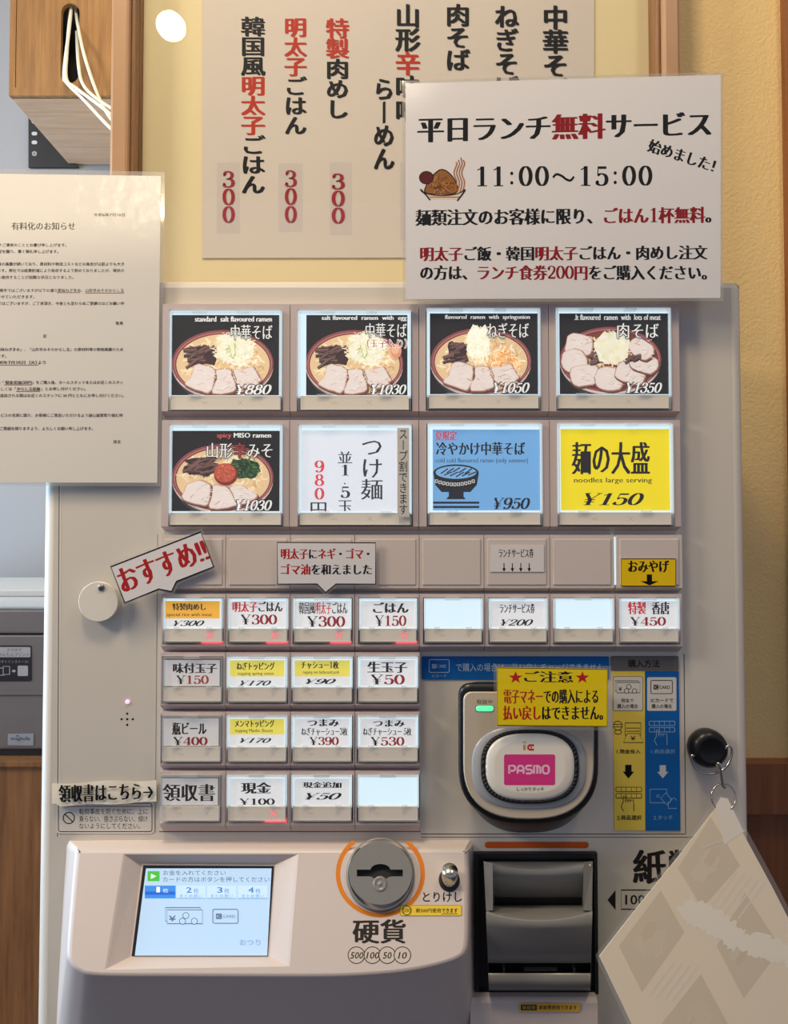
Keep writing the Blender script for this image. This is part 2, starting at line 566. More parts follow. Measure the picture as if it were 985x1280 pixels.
class Pr:
    """draws on a real plane; coordinates are where the marks sit in the photograph's frame"""

    def __init__(self, mb, p0, n, mi=0, lift=2e-5, step=1.5e-6):
        self.mb, self.p0, self.n, self.mi, self.l, self.step = mb, np.asarray(p0, float), np.asarray(n, float), mi, lift, step
        self.clip = None

    def put(self, pts, faces, col, hold=False):
        if not hold:
            self.l += self.step
        pts = np.asarray(pts, float)
        if self.clip:
            x0, y0, x1, y1 = self.clip
            pts = np.stack([np.clip(pts[:, 0], x0, x1), np.clip(pts[:, 1], y0, y1)], 1)
        self.mb.add(hit(pts, self.p0 + self.n * self.l, self.n), faces, col, self.mi)

    def poly(self, pts, col):
        t = tessellate_polygon([[Vector((x, y, 0)) for x, y in pts]])
        self.put(pts, t, col)

    def rect(self, x0, y0, x1, y1, col):
        self.put([(x0, y0), (x1, y0), (x1, y1), (x0, y1)], [(0, 1, 2, 3)], col)

    def rrect(self, x0, y0, x1, y1, r, col):
        self.poly(rr(x0, y0, x1, y1, r), col)

    def line(self, pts, w, col, closed=False):
        v, f = pen(pts, w / 2, w / 2, closed)
        self.put(v, f, col)

    def frame(self, x0, y0, x1, y1, w, col, r=0):
        self.line(rr(x0, y0, x1, y1, r) if r else [(x0, y0), (x1, y0), (x1, y1), (x0, y1)], w * (1 if r else 1.2), col, True)

    def disc(self, cx, cy, rx, col, ry=None, n=24):
        self.poly(ell(cx, cy, rx, ry or rx, n), col)

    def ring(self, cx, cy, r, w, col, ry=None, n=28):
        self.line(ell(cx, cy, r, ry or r, n), w, col, True)

    def text(self, segs, box, col=None, style='sans', rot=0.0, shear=0.0, fatten=0.0, spacing=0.0, skew=0.0):
        if isinstance(segs, str):
            segs = [(segs, col)]
        g = layout(segs, style, spacing, fatten)
        al = np.concatenate([v for v, _, _ in g])
        if shear:
            al = np.stack([al[:, 0] + shear * al[:, 1], al[:, 1]], 1)
        mn, mx = al.min(0), al.max(0)
        x0, y0, x1, y1 = box
        cx, cy = (x0 + x1) / 2, (y0 + y1) / 2
        cr, sr = math.cos(math.radians(rot)), math.sin(math.radians(rot))
        base = self.l + self.step
        for gi, (v, f, c) in enumerate(g):
            self.l = base + 4e-7 * (gi % 9)
            q = v.copy()
            if shear:
                q[:, 0] += shear * q[:, 1]
            X = x0 + (q[:, 0] - mn[0]) / (mx[0] - mn[0]) * (x1 - x0) - cx
            Y = y1 - (q[:, 1] - mn[1]) / (mx[1] - mn[1]) * (y1 - y0) - cy + skew * X
            # rot: counter-clockwise as seen
            self.put(np.stack([cx + X * cr + Y * sr, cy - X * sr + Y * cr], 1), f, c, True)
        self.l = base + 4e-6

    def vtext(self, segs, x0, x1, ys, style='brush', fill=0.94):
        """vertical writing: ys = (top, bottom) for equal cells"""
        chars = [(ch, c) for s, c in segs for ch in s]
        n = len(chars)
        ch_h = (ys[1] - ys[0]) / n
        for i, (ch, c) in enumerate(chars):
            g = layout([(ch, c)], style)
            ref = 0.38
            for v, f, cc in g:
                q = v.copy()
                if style in STY and STY[style][2] and ch in PEN:
                    q[:, 0] += 0.2
                if ch in 'ー-':
                    q = np.stack([0.5 + (q[:, 1] - ref), ref + (0.5 - q[:, 0])], 1)
                X = (x0 + x1) / 2 + (q[:, 0] - 0.5) * (x1 - x0) / fill
                Y = ys[0] + (i + .5) * ch_h - (q[:, 1] - ref) * ch_h / fill
                self.put(np.stack([X, Y], 1), f, cc)


def rr(x0, y0, x1, y1, r, n=5):
    o = []
    for cx, cy, a in ((x1 - r, y0 + r, -90), (x1 - r, y1 - r, 0), (x0 + r, y1 - r, 90), (x0 + r, y0 + r, 180)):
        for i in range(n + 1):
            t = math.radians(a + 90 * i / n)
            o.append((cx + r * math.cos(t), cy + r * math.sin(t)))
    return o


def P3(pts, p0, n):
    return [tuple(q) for q in hit(pts, p0, n)]


def PY(pts, Y):
    return P3(pts, np.array([0, Y, 0.0]), NF)


def wb(x0, y0, x1, y1, Yf, Yb):
    """axis aligned box whose front face covers that rectangle at depth Yf"""
    xm, ym = (x0 + x1) / 2, (y0 + y1) / 2
    return (HY(x0, ym, Yf)[0], HY(x1, ym, Yf)[0], Yf, Yb, HY(xm, y1, Yf)[2], HY(xm, y0, Yf)[2])


def slab(mb, pts, Yf, th, col, mi=0):
    """flat sheet of real thickness with outline pts on the plane Y = Yf"""
    a = PY(pts, Yf)
    b = [(x, y + th, z) for x, y, z in a]
    mb.ngon(a, col, mi)
    mb.ngon(b, col, mi)
    mb.loft([a, b], col, mi, smooth=False)


BLK, RED, DRED = C(18, 17, 18), C(176, 24, 22), C(140, 20, 24)
WHT = C(238, 236, 232)

# ------------------------------------------------------------------ the room
YW = 0.18
XR = HY(150, 500, YW)[0]
b = MB(); b.box((-4.0, 4.0, -6.0, 1.0, -0.04, 0.0)); struct(b, 'floor', 'floor')
b = MB(); b.box((-1.6, 1.6, -2.6, 1.0, 2.87, 2.91)); struct(b, 'ceiling', 'ceiling')
b = MB(); b.box((XR, 1.6, YW, 0.60, 0, 2.87)); struct(b, 'wall_back', 'wallbeige')
b = MB(); b.box((-1.6, XR, 0.55, 0.60, 0, 2.87)); struct(b, 'wall_left', 'wallwhite')
zr = HY(955, 955, YW - 0.02)[2]
zr2 = HY(955, 1018, YW - 0.02)[2]
xw0 = HY(880, 1000, YW)[0]
b = MB(); b.box((xw0 - 0.1, 1.6, YW - 0.02, YW, zr2, zr)); o = struct(b, 'trim_1', 'wains')
b = MB(); b.box((xw0 - 0.1, 1.6, YW - 0.008, YW, 0.0, zr2)); struct(b, 'trim_2', 'wains')
b = MB(); b.box((HY(983, 500, YW)[0], 1.6, YW - 0.012, YW, zr, 2.87)); struct(b, 'trim_3', 'wains')

# ------------------------------------------------------------------ ticket machine
ztop = HY(500, 350, 0)[2]
xl, xr = HY(53.5, 900, 0.008)[0], HY(931.5, 900, 0.008)[0]
MACH = thing('ticket_machine', 'cream food ticket vending machine with backlit menu buttons, coin slot and card reader', 'vending machine', ((xl + xr) / 2, 0.1, 0))


def body_profile(R=0.010):
    pr = [(xl, 0.165), (xl, R)]
    for i in range(1, 8):
        t = math.pi / 2 * i / 8
        pr.append((xl + R - R * math.cos(t), R - R * math.sin(t)))
    pr += [(xl + R, 0), (xr - R, 0)]
    for i in range(1, 8):
        t = math.pi / 2 * i / 8
        pr.append((xr - R + R * math.sin(t), R - R * math.cos(t)))
    pr += [(xr, R), (xr, 0.165)]
    return pr


pr = body_profile()
b = MB()
ri = []
cx0 = (xl + xr) / 2
for z, ins in ((0.0, 0), (ztop - 0.006, 0), (ztop - 0.002, 0.0012), (ztop, 0.005)):
    ri.append([(cx0 + (x - cx0) * (1 - ins / 0.27), y + ins * (1 if y < .1 else -1), z) for x, y in pr])
b.loft(ri, smooth=False, cap0=True, cap1=True)
body = part(b, 'cabinet', 'body', MACH)
for p in body.data.polygons:
    p.use_smooth = abs(p.normal.z) < 0.2 and 0.02 < abs(p.normal.x) < 0.995
# door seams, frame lines around the card panel
b = MB()
p = Pr(b, (0, 0, 0), NF, lift=1e-4)
SE = C(92, 84, 78)
for q in ([(74, 606), (72, 1046)], [(855, 817), (857, 1042)], [(526, 1042.5), (857, 1042.5)], [(199, 1039.5), (526, 1039.5)]):
    p.line(q, 1.0, SE)
p.line([(75.5, 606), (73.5, 1046)], 1.6, C(232, 226, 214))
p.line([(526, 1046.5), (880, 1046.5)], 0.9, C(120, 112, 104))
p.line([(197, 668), (194, 1040)], 0.9, C(150, 141, 130))
for x, y in ((159, 892), (152, 899), (159, 899), (166, 899), (159, 906)):
    p.disc(x, y, 1.4, C(25, 23, 22))
part(b, 'panel_seam', 'print', MACH)
b = MB(); b.lathe(HY(159.5, 877, 0), (0, -1, 0), [(0.0016, 0), (0.0014, 0.0012), (0.0, 0.0016)], 16); part(b, 'status_light', 'pinkled', MACH, 'small glowing pink status light')
b = MB(); b.lathe((HY(911, 345, 0.03)[0], 0.03, ztop), (0, 0, 1), [(0.0075, 0), (0.0075, 0.003), (0.006, 0.0055), (0.0, 0.006)], 24); part(b, 'top_bolt', 'steel', MACH)
b = MB(); b.lathe((xl, 0.05, HY(50, 1001, 0.05)[2]), (-1, 0, 0), [(0.011, 0), (0.010, 0.003), (0.006, 0.0055), (0.0, 0.006)], 24); part(b, 'side_lock', 'printertop', MACH)


# ---- one button: housing tile, light panel, card, push bar, clear cover
HD = 0.0085


def frame_bars(mb, b0, b1, yf, yb, col=(.8, .8, .8, 1), mi=0):
    """picture-frame solid between outer rect b0 and inner rect b1 = (x0, x1, z0, z1)"""
    X0, X1, Z0, Z1 = b0
    x0, x1, z0, z1 = b1
    for bb in ((X0, x0, Z0, Z1), (x1, X1, Z0, Z1), (x0, x1, z1, Z1), (x0, x1, Z0, z0)):
        if bb[1] - bb[0] > 1e-6 and bb[3] - bb[2] > 1e-6:
            mb.box((bb[0], bb[1], yf, yb, bb[2], bb[3]), col, mi)


def housing(mb, tile, lip, open_, floor_mi=1):
    x0, y0, x1, y1 = tile
    T = wb(x0 + .35, y0, x1 - .35, lip, -HD, 0)
    zl = HY((x0 + x1) / 2, y1, -0.001)[2]
    if open_:
        O = wb(*open_, -HD, 0)
        frame_bars(mb, (T[0], T[1], T[4], T[5]), (O[0], O[1], O[4], O[5]), -HD, 0)
        mb.box((O[0], O[1], -0.0012, -0.0002, O[4], O[5]), mi=floor_mi)
    else:
        mb.box((T[0], T[1], -HD, 0, T[4], T[5]))
    # sloping lip that faces down
    v = [(T[0], -HD, T[4]), (T[1], -HD, T[4]), (T[1], -0.0005, zl), (T[0], -0.0005, zl), (T[0], 0, T[4]), (T[1], 0, T[4])]
    mb.add(v, [(0, 3, 2, 1), (0, 4, 3), (1, 2, 5)])


def button(tile, lip, cover, card, bar, art, lit=True, sold=False, label=None, big=False, show_card=True):
    b = MB()
    housing(b, tile, lip, (cover[0] - 1.2, cover[1] - 1.2, cover[2] + 1.2, cover[3] + 1.6))
    bt = part(b, 'menu_button', ['housing', 'dark'], MACH, label)
    # light panel
    b = MB()
    b.box(wb(cover[0] + .3, cover[1] + .3, cover[2] - .3, bar[1] + 1, -0.0070, -0.0012))
    part(b, 'light_panel', 'light' if lit else 'unlit', bt)
    if show_card:
        b = MB()
        bx = wb(*card, -0.0088, -0.0084)
        base = art.get('bg', WHT)
        b.box(bx, base)
        p = Pr(b, (0, -0.0088, 0), NF)
        p.clip = card
        art['draw'](p)
        part(b, 'menu_card', 'print_lit' if lit else 'print_glow', bt)
    b = MB()
    b.box(wb(*bar, -0.0098, -0.0012), C(236, 226, 210))
    p = Pr(b, (0, -0.0098, 0), NF, lift=3e-5)
    bw, bh = bar[2] - bar[0], bar[3] - bar[1]
    ym = (bar[1] + bar[3]) / 2
    k = 3.0 if big else 2.4
    xx = bar[0] + bw * (0.635 if big else 0.775)
    fc = C(212, 198, 176)
    pb = MB()
    if not sold:
        for s in (1, -1):
            p.line([(xx - k, ym - k * s), (xx + k, ym + k * s)], 0.55, fc)
    p.poly([(bar[0] + bw * .31 + q[0] * (4.5 if big else 4), ym + q[1] * 1.8) for q in ell(0, 0, 1, 1, 14)], C(229, 216, 193))
    pbar = part(b, 'push_bar', 'print', bt)
    if sold:
        xs = bar[0] + bw * 0.79
        b = MB()
        p = Pr(b, (0, -0.0098, 0), NF, lift=6e-5)
        for s in (1, -1):
            p.line([(xs - 4.2, ym - 4.2 * s), (xs + 4.2, ym + 4.2 * s)], 2.4, C(255, 90, 90))
        part(b, 'sold_out_cross', 'redx', pbar if False else bt, 'glowing red sold-out cross')
        b = MB()
        b.box(wb(xs - 11, bar[3] + 0.4, bar[2] + 1, bar[3] + 1.8, -0.0075, -0.0016))
        part(b, 'sold_out_lamp', 'redled', bt, 'red glow under the push bar')
    # clear cover: edge frame plus front pane above the bar, side cheeks beside the bar
    b = MB()
    O = wb(*cover, -0.0112, 0)
    e = 2.2 if big else 1.9
    zc_ = HY(500, bar[1], -0.0112)[2]
    I = wb(cover[0] + e, cover[1] + e, cover[2] - e, cover[3] - 1.1, -0.0112, 0)
    for x0_, x1_, z0_, z1_, k in ((O[0], I[0], zc_, O[5], 0), (I[1], O[1], zc_, O[5], 0), (I[0], I[1], I[5], O[5], 0), (O[0], I[0], O[4], zc_, 2), (I[1], O[1], O[4], zc_, 2), (I[0], I[1], O[4], I[4], 2)):
        b.box((x0_, x1_, -0.0112, -0.0016, z0_, z1_), mi=k)
    for fx in ((0.20, 0.32), (0.60, 0.70)) if big else ((0.36, 0.62),):     # snap tabs on the upper edge
        t = wb(cover[0] + (cover[2] - cover[0]) * fx[0], cover[1] - .8, cover[0] + (cover[2] - cover[0]) * fx[1], cover[1] + 2.4, -0.0116, 0)
        b.box((t[0], t[1], -0.0116, -0.0018, t[4], t[5]))
    for fx in (0.17, 0.72):
        t = wb(cover[0] + (cover[2] - cover[0]) * fx, bar[1] - 2.2, cover[0] + (cover[2] - cover[0]) * (fx + .10), bar[1] + .2, -0.0114, 0)
        b.box((t[0], t[1], -0.0114, -0.0106, t[4], t[5]))
    Pn = wb(cover[0] + e, cover[1] + e, cover[2] - e, bar[1] - .3, -0.0106, -0.0101)
    b.box(Pn, mi=1)
    part(b, 'clear_cover', ['acryl', 'pane', 'acryldark'], bt)
    return bt


# ---- printed pictures
def blob(cx, cy, rx, ry, seed, jag=0.12, n=22, rot=0.0):
    r = random.Random(seed)
    o = []
    for i in range(n):
        a = 2 * math.pi * i / n
        q = 1 + (r.random() - .5) * 2 * jag
        x, y = math.cos(a), math.sin(a)
        # squarish
        m = (abs(x) ** 3 + abs(y) ** 3) ** (-1 / 3)
        x, y = x * rx * q * m, y * ry * q * m
        o.append((cx + x * math.cos(rot) - y * math.sin(rot), cy + x * math.sin(rot) + y * math.cos(rot)))
    return o


def chashu(p, pts, seed, edge=C(132, 84, 66)):
    r = random.Random(seed)
    cx = sum(q[0] for q in pts) / len(pts)
    cy = sum(q[1] for q in pts) / len(pts)
    dense = [tuple(q) for q in catmull(pts, 3, True)]
    dense = [(x + (r.random() - .5) * 1.3, y + (r.random() - .5) * 1.2) for x, y in dense]
    p.poly([(x + .9, y + 1.4) for x, y in dense], C(84, 52, 42))
    p.poly(dense, edge)
    p.poly([(cx + (x - cx) * .95 - .5, cy + (y - cy) * .94 - .8) for x, y in dense], C(206, 168, 150))
    p.poly([(cx + (x - cx) * .90 - .7, cy + (y - cy) * .88 - .9) for x, y in dense], C(230, 214, 206))
    w = max(q[0] for q in pts) - min(q[0] for q in pts)
    h = max(q[1] for q in pts) - min(q[1] for q in pts)
    for k in range(26):
        x, y = cx + (r.random() - .5) * w * .66, cy + (r.random() - .5) * h * .66
        d = r.uniform(-.9, .5)
        L = r.uniform(1.5, 4.5)
        p.line([(x, y), (x + math.cos(d) * L, y + math.sin(d) * L + r.uniform(-.6, .6)), (x + 2 * math.cos(d) * L, y + 2 * math.sin(d) * L)], r.uniform(.4, 1.1), r.choice([C(240, 229, 222), C(210, 184, 172), C(238, 226, 219), C(222, 202, 192), C(196, 160, 144), C(234, 220, 212)]))


def strands(p, cx, cy, rx, ry, n, cols, seed, ln=(5, 10), w=(.5, 1.1), up=0.0):
    r = random.Random(seed)
    for _ in range(n):
        a, q = r.random() * 6.283, math.sqrt(r.random())
        x, y = cx + math.cos(a) * rx * q, cy + math.sin(a) * ry * q
        d = r.random() * 6.283 if not up or r.random() > up else -1.57 + r.uniform(-.7, .7)
        L = r.uniform(*ln)
        k = r.uniform(-.9, .9)
        pts = [(x + math.cos(d + k * (t - 1)) * L * (t - 1) * .5, y + math.sin(d + k * (t - 1)) * L * (t - 1) * .4) for t in (0, .5, 1, 1.5, 2)]
        p.line(pts, r.uniform(*w), r.choice(cols))


def menma(p, cx, cy, sx, sy, n, seed):
    r = random.Random(seed)
    p.poly(blob(cx, cy, sx * .7, sy * .7, seed, .25), C(62, 40, 38))
    for i in range(n):
        x, y = cx + r.uniform(-sx, sx) * .62, cy + sy * (-.75 + 1.5 * i / max(1, n - 1)) * .8 + r.uniform(-2, 2)
        d = r.uniform(-.75, .1)
        L = r.uniform(.55, 1.05) * min(sx, 22)
        dx, dy = math.cos(d) * L / 2, math.sin(d) * L / 2
        w = r.uniform(2.6, 4.4)
        q = [(x - dx, y - dy), (x - dx * .3, y - dy * .3 + r.uniform(-1, 1)), (x + dx * .4, y + dy * .4 + r.uniform(-1, 1)), (x + dx, y + dy)]
        p.line([(a, c + .9) for a, c in q], w + .8, C(44, 26, 26))
        p.line(q, w, r.choice([C(98, 68, 64), C(84, 56, 54), C(112, 80, 74), C(72, 48, 46), C(92, 62, 60)]))
        p.line([(a, c - w * .22) for a, c in q], w * .22, r.choice([C(138, 106, 98), C(124, 92, 86)]))


GRN = [C(246, 239, 226), C(240, 232, 212), C(248, 243, 234), C(236, 229, 204), C(230, 224, 186), C(242, 234, 218), C(216, 216, 164), C(240, 226, 194)]
NDL = [C(246, 230, 194), C(238, 214, 168), C(250, 238, 210), C(226, 192, 138), C(242, 222, 180)]


def bowl(p, cx, cy, rx, ry, kind, seed):
    r = random.Random(seed)
    p.disc(cx - 2, cy + 7, rx * .93, C(52, 52, 54), ry * 1.02, 40)
    p.disc(cx, cy + 3.2, rx * .995, C(206, 178, 170), ry, 44)
    p.disc(cx, cy + 1.4, rx * .99, C(226, 208, 200), ry, 44)
    p.disc(cx, cy, rx, C(140, 72, 74), ry, 44)
    p.disc(cx + .4, cy + .6, rx * .965, C(178, 116, 112), ry * .955, 44)
    p.disc(cx + .4, cy + 1.0, rx * .945, C(122, 52, 52), ry * .93, 44)
    soup = {'meat': C(120, 62, 46)}.get(kind, C(228, 194, 148))
    p.disc(cx + .4, cy + 1.2, rx * .92, soup, ry * .90, 44)
    strands(p, cx, cy + 1, rx * .80, ry * .76, 190, NDL + [C(210, 168, 116)], seed + 1, (8, 17), (1.2, 2.6))
    if kind == 'meat':
        for k, (ox, oy, a, sx, sy) in enumerate([(-.60, -.42, .2, .24, .26), (-.70, .08, 0, .22, .28), (-.48, .50, -.15, .26, .26), (-.02, .58, .1, .26, .28), (.40, .42, .25, .28, .26), (.66, .12, .4, .24, .22), (.62, -.32, .6, .22, .22)]):
            pts = [(cx + rx * ox + (q[0] - cx), cy + ry * oy + (q[1] - cy)) for q in blob(cx, cy, rx * sx * 1.2, ry * sy * 1.38, seed + k, .09, 8, a)]
            chashu(p, pts, seed + 30 + k)
        menma(p, cx - rx * .24, cy - ry * .05, 10, 11, 10, seed + 3)
        menma(p, cx + rx * .44, cy - ry * .03, 11, 5, 6, seed + 5)
        p.poly(blob(cx + 2, cy - ry * .36, 21, 19, seed + 9, .1), C(236, 229, 204))
        strands(p, cx + 2, cy - ry * .36, 22, 20, 150, GRN, seed + 4, (5, 10), (.5, 1.2), .3)
        return
    if kind == 'miso':
        p.poly(blob(cx + 27, cy - 12, 18, 12, seed + 2, .2), C(34, 56, 34))
        strands(p, cx + 27, cy - 12, 19, 13, 110, [C(30, 58, 32), C(48, 84, 44), C(24, 40, 26), C(86, 120, 70), C(60, 96, 58)], seed + 2, (3, 6), (.8, 1.8))
        menma(p, cx - 28, cy - 14, 26, 15, 16, seed + 3)
        p.disc(cx + 4, cy - 4, 15, C(128, 44, 34), 14)
        p.disc(cx + 3, cy - 6, 13.5, C(186, 84, 60), 12)
        strands(p, cx + 3, cy - 6, 11, 10, 46, [C(206, 106, 78), C(160, 62, 46), C(220, 130, 98)], seed + 8, (1.5, 3.5), (.7, 1.3))
    elif kind == 'negi':
        menma(p, cx - 30, cy - 10, 17, 20, 15, seed + 3)
        p.poly(blob(cx - 2, cy - 24, 15, 20, seed, .16), C(244, 240, 220))
        strands(p, cx - 2, cy - 22, 15, 21, 150, [C(250, 246, 232), C(244, 236, 208), C(236, 230, 196), C(252, 250, 242)], seed + 4, (6, 11), (.6, 1.2), .5)
        strands(p, cx + 30, cy + 2, 22, 15, 60, [C(240, 176, 96), C(250, 206, 140), C(226, 150, 74), C(252, 226, 178)], seed + 5, (7, 13), (.8, 1.4))
    else:
        menma(p, cx - 26, cy - 10, 25, 17, 17, seed + 3)
        p.poly(blob(cx + 15, cy - 20, 22, 18, seed, .14), C(238, 230, 210))
        strands(p, cx + 15, cy - 20, 25, 20, 230, GRN, seed + 4, (6, 12), (.5, 1.2), .3)
        strands(p, cx + 24, cy - 2, 18, 7, 40, GRN[:3], seed + 6, (4, 9), (.6, 1.2))
        strands(p, cx + 12, cy - 16, 7, 8, 9, [C(150, 176, 70), C(176, 196, 96)], seed + 7, (7, 12), (.7, 1.0))
        if kind == 'egg':
            p.disc(cx + 52, cy - 16, 7, C(224, 150, 116), 9)
            p.disc(cx + 51, cy - 18, 5, C(240, 182, 150), 6)
    sl = [[(-35, 2.5), (-25, .5), (-12, 5), (-8, 10), (-9, 24), (-15, 38), (-26, 36.5), (-47, 28.5), (-41, 19)],
          [(-7.5, 7.7), (3, 6), (10.6, 7.7), (13.2, 17), (16.7, 26), (17.6, 34.5), (4.6, 39), (-12, 39.7), (-12, 31), (-7, 20)],
          [(13, 7), (25, 7), (37, 3.4), (42.5, 10), (48.6, 21), (47.5, 24), (32, 33), (18, 27), (16.5, 19)]]
    if kind == 'miso':
        sl = [[(-44, 8), (-30, 3), (-16, 7), (-13, 16), (-17, 34), (-22, 37), (-40, 33), (-51, 27), (-48, 18)],
              [(-12, 10), (-4, 9), (8, 13), (15, 26), (21, 34), (8, 39), (-12, 41), (-17, 38), (-14, 24)],
              [(9, 12), (22, 9), (32, 15), (44, 22), (40, 28), (28, 35), (18, 32), (12, 20)]]
    for k, s in enumerate(sl):
        chashu(p, [(cx + x * rx / 63, cy + y * ry / 42) for x, y in s], seed + 20 + k)


def otext(p, segs, box, col=None, style='minlight', shear=0.0, out=C(22, 20, 20), fat=.05):
    """light letters with a dark rim"""
    s = [(segs, col)] if isinstance(segs, str) else segs
    p.text([(a, out) for a, _ in s], (box[0] - .9, box[1] - .9, box[2] + .9, box[3] + .9), None, style, shear=shear, fatten=fat)
    p.text(s, box, None, style, shear=shear)


WT = C(236, 234, 230)


def art_bowl(kind, seed, c, eng, engbox, title, tbox, price, pbox, extra=None):
    def d(p):
        bowl(p, c[0], c[1], c[2], c[3], kind, seed)
        p.text(eng if not isinstance(eng, str) else [(eng, WT)], engbox, None, 'mincho')
        otext(p, title if not isinstance(title, str) else [(title, WT)], tbox)
        otext(p, [(price, WT)], pbox, style='serif', shear=.32, fat=.03)
        if extra:
            extra(p)
    return {'bg': C(24, 22, 22), 'draw': d}


R1 = (380, 521, 514)
R2 = (525, 663, 658)
seams1, seams2 = (202.5, 362.3, 523.5, 685.8, 849.5), (201.5, 361.8, 523.5, 687, 851)
BIG = [
    (0, 1, (211.8, 388, 352, 513), (214.9, 393.8, 348.8, 494), (213.2, 495, 350.4, 511.8),
     art_bowl('std', 11, (278.3, 454.5, 63.5, 42), 'standard  salt flavoured ramen', (243.5, 395.5, 340, 402), '中華そば', (288.5, 406, 340.5, 424.5), '¥880', (295.5, 480.5, 339.5, 493)),
     'big lit button picturing standard salt ramen at 880 yen'),
    (1, 1, (372.3, 388, 513.8, 513), (382.8, 393.8, 509.3, 494), (375.5, 495, 511, 511.8),
     art_bowl('egg', 11, (443, 454.5, 61, 42), 'salt flavoured  ramen  with  egg', (402, 394.5, 508.5, 401.5), '中華そば', (457, 404, 508.5, 422), '¥1030', (464, 480.5, 508, 493),
              lambda p: otext(p, '（玉子入り）', (458.5, 424, 508.5, 435), C(150, 40, 34), out=C(240, 236, 230), fat=.06)),
     'big lit button picturing salt ramen with egg at 1030 yen'),
    (2, 1, (533.4, 385.8, 675, 511.5), (537.4, 391.8, 672, 492.6), (536.3, 493.6, 672.7, 510),
     art_bowl('negi', 31, (601, 451.5, 63, 41.5), 'flavoured  ramen  with  springonion', (556, 393.5, 662.5, 400.3), 'ねぎそば', (609, 403.5, 661, 422), '¥1050', (617, 478, 662, 491)),
     'big lit button picturing ramen with spring onion at 1050 yen'),
    (3, 1, (696, 385.5, 838.5, 511.5), (699.5, 391.8, 835.5, 492.6), (698.5, 493.6, 835.8, 510),
     art_bowl('meat', 41, (763, 449.5, 63.5, 41), '.lt flavoured  ramen  with  lots of meat', (718, 393, 826, 400), '肉そば', (771.5, 404, 823.5, 423), '¥1350', (783, 478, 827.5, 491)),
     'big lit button picturing ramen with lots of meat at 1350 yen'),
    (0, 2, (211.8, 531.3, 352.5, 657), (215.2, 538.5, 349.5, 639), (213, 641, 351.2, 655.8),
     art_bowl('miso', 51, (278.3, 597, 63.5, 42), [('spicy ', C(196, 84, 84)), ('MISO ramen', WT)], (271, 541, 339, 549), [('山形', WT), ('辛', C(186, 50, 50)), ('みそ', WT)], (258.5, 553.5, 340.5, 572.5), '¥1030', (295, 625, 340, 638)),
     'big lit button picturing spicy miso ramen at 1030 yen'),
]


def d_tsuke(p):
    G = C(44, 46, 50)
    p.vtext([('つけ麺', G)], 451.5, 478.5, (545, 625), 'minlight')
    p.vtext([('並1', G)], 422, 440.5, (564, 596), 'minlight')
    p.disc(431, 604.5, 1, G)
    p.vtext([('5玉', G)], 422, 440.5, (607, 641), 'minlight')
    p.vtext([('980', C(214, 70, 76))], 390, 408, (575, 626), 'minlight')
    p.vtext([('円', G)], 387, 409, (626, 648), 'minlight')


def d_hiya(p):
    p.text('夏限定', (544, 538.5, 571, 550.5), C(206, 60, 70), 'mincho')
    p.text('冷やかけ中華そば', (545, 552.5, 656.5, 569), BLK, 'mincho')
    p.text('cold cold flavoured ramen (only summer)', (544.5, 572.5, 660, 580), C(58, 76, 96), 'minlight')
    K = C(26, 30, 38)
    LB = C(124, 176, 222)
    p.poly([(542, 592), (598.5, 592), (596, 606), (588, 615), (552, 615), (544, 606)], K)
    p.rect(561, 614, 579.5, 623, K)
    p.poly([(558, 624), (582, 624), (580, 621), (560, 621)], K)
    p.disc(570, 591, 28.5, K, 10.5, 36)
    p.disc(570, 590.5, 25.5, LB, 8, 36)
    for k in range(5):
        x = 551 + k * 7.5
        p.line([(x, 590 + abs(k - 2)), (x + 9, 584.5 + abs(k - 2) * .6)], 1.5, K)
        p.line([(x + 4, 596 - abs(k - 2)), (x + 14, 590)], 1.5, K)
    for k in range(11):
        x = 545.5 + k * 4.6
        yy = 605.5 - ((k - 5) / 5) ** 2 * 4
        p.frame(x - 1.4, yy - 1.7, x + 1.4, yy + 1.7, .8, WT)
    p.rect(541.5, 627, 599, 629.6, K)
    p.rect(541.5, 632.4, 599, 635, K)
    p.text('¥950', (617.5, 622, 662.5, 636.5), BLK, 'serif', shear=.25)


def d_omori(p):
    p.text('麺の大盛', (714.5, 552.5, 812.5, 593), BLK, 'mincho')
    p.text('noodles large serving', (717.5, 597, 815, 605), BLK, 'minlight')
    p.text('¥150', (729.5, 616, 805, 631.5), BLK, 'serif', shear=.35)


BIG += [
    (1, 2, (373.5, 531.3, 514.7, 657), (377, 538, 509, 639), (375, 641, 512.5, 655.8), {'bg': C(226, 230, 238), 'draw': d_tsuke}, 'big lit white button for dipping noodles at 980 yen'),
    (2, 2, (534.5, 529.5, 677.3, 656.8), (541, 537, 675, 638), (537, 640.5, 675, 655.6), {'bg': C(116, 172, 222), 'draw': d_hiya}, 'big lit blue button for cold summer noodles with black bowl drawing'),
    (3, 2, (697.6, 529.5, 841.3, 656.8), (701, 536.3, 837, 638), (700.3, 640.5, 838.8, 655.6), {'bg': C(244, 220, 14), 'draw': d_omori}, 'big lit yellow button for large noodle serving at 150 yen'),
]
for c, r, cov, card, bar, art, lab in BIG:
    y0, y1, lip = R1 if r == 1 else R2
    se = seams1 if r == 1 else seams2
    button((se[c], y0, se[c + 1], y1), lip, cov, card, bar, art, True, False, lab, True)

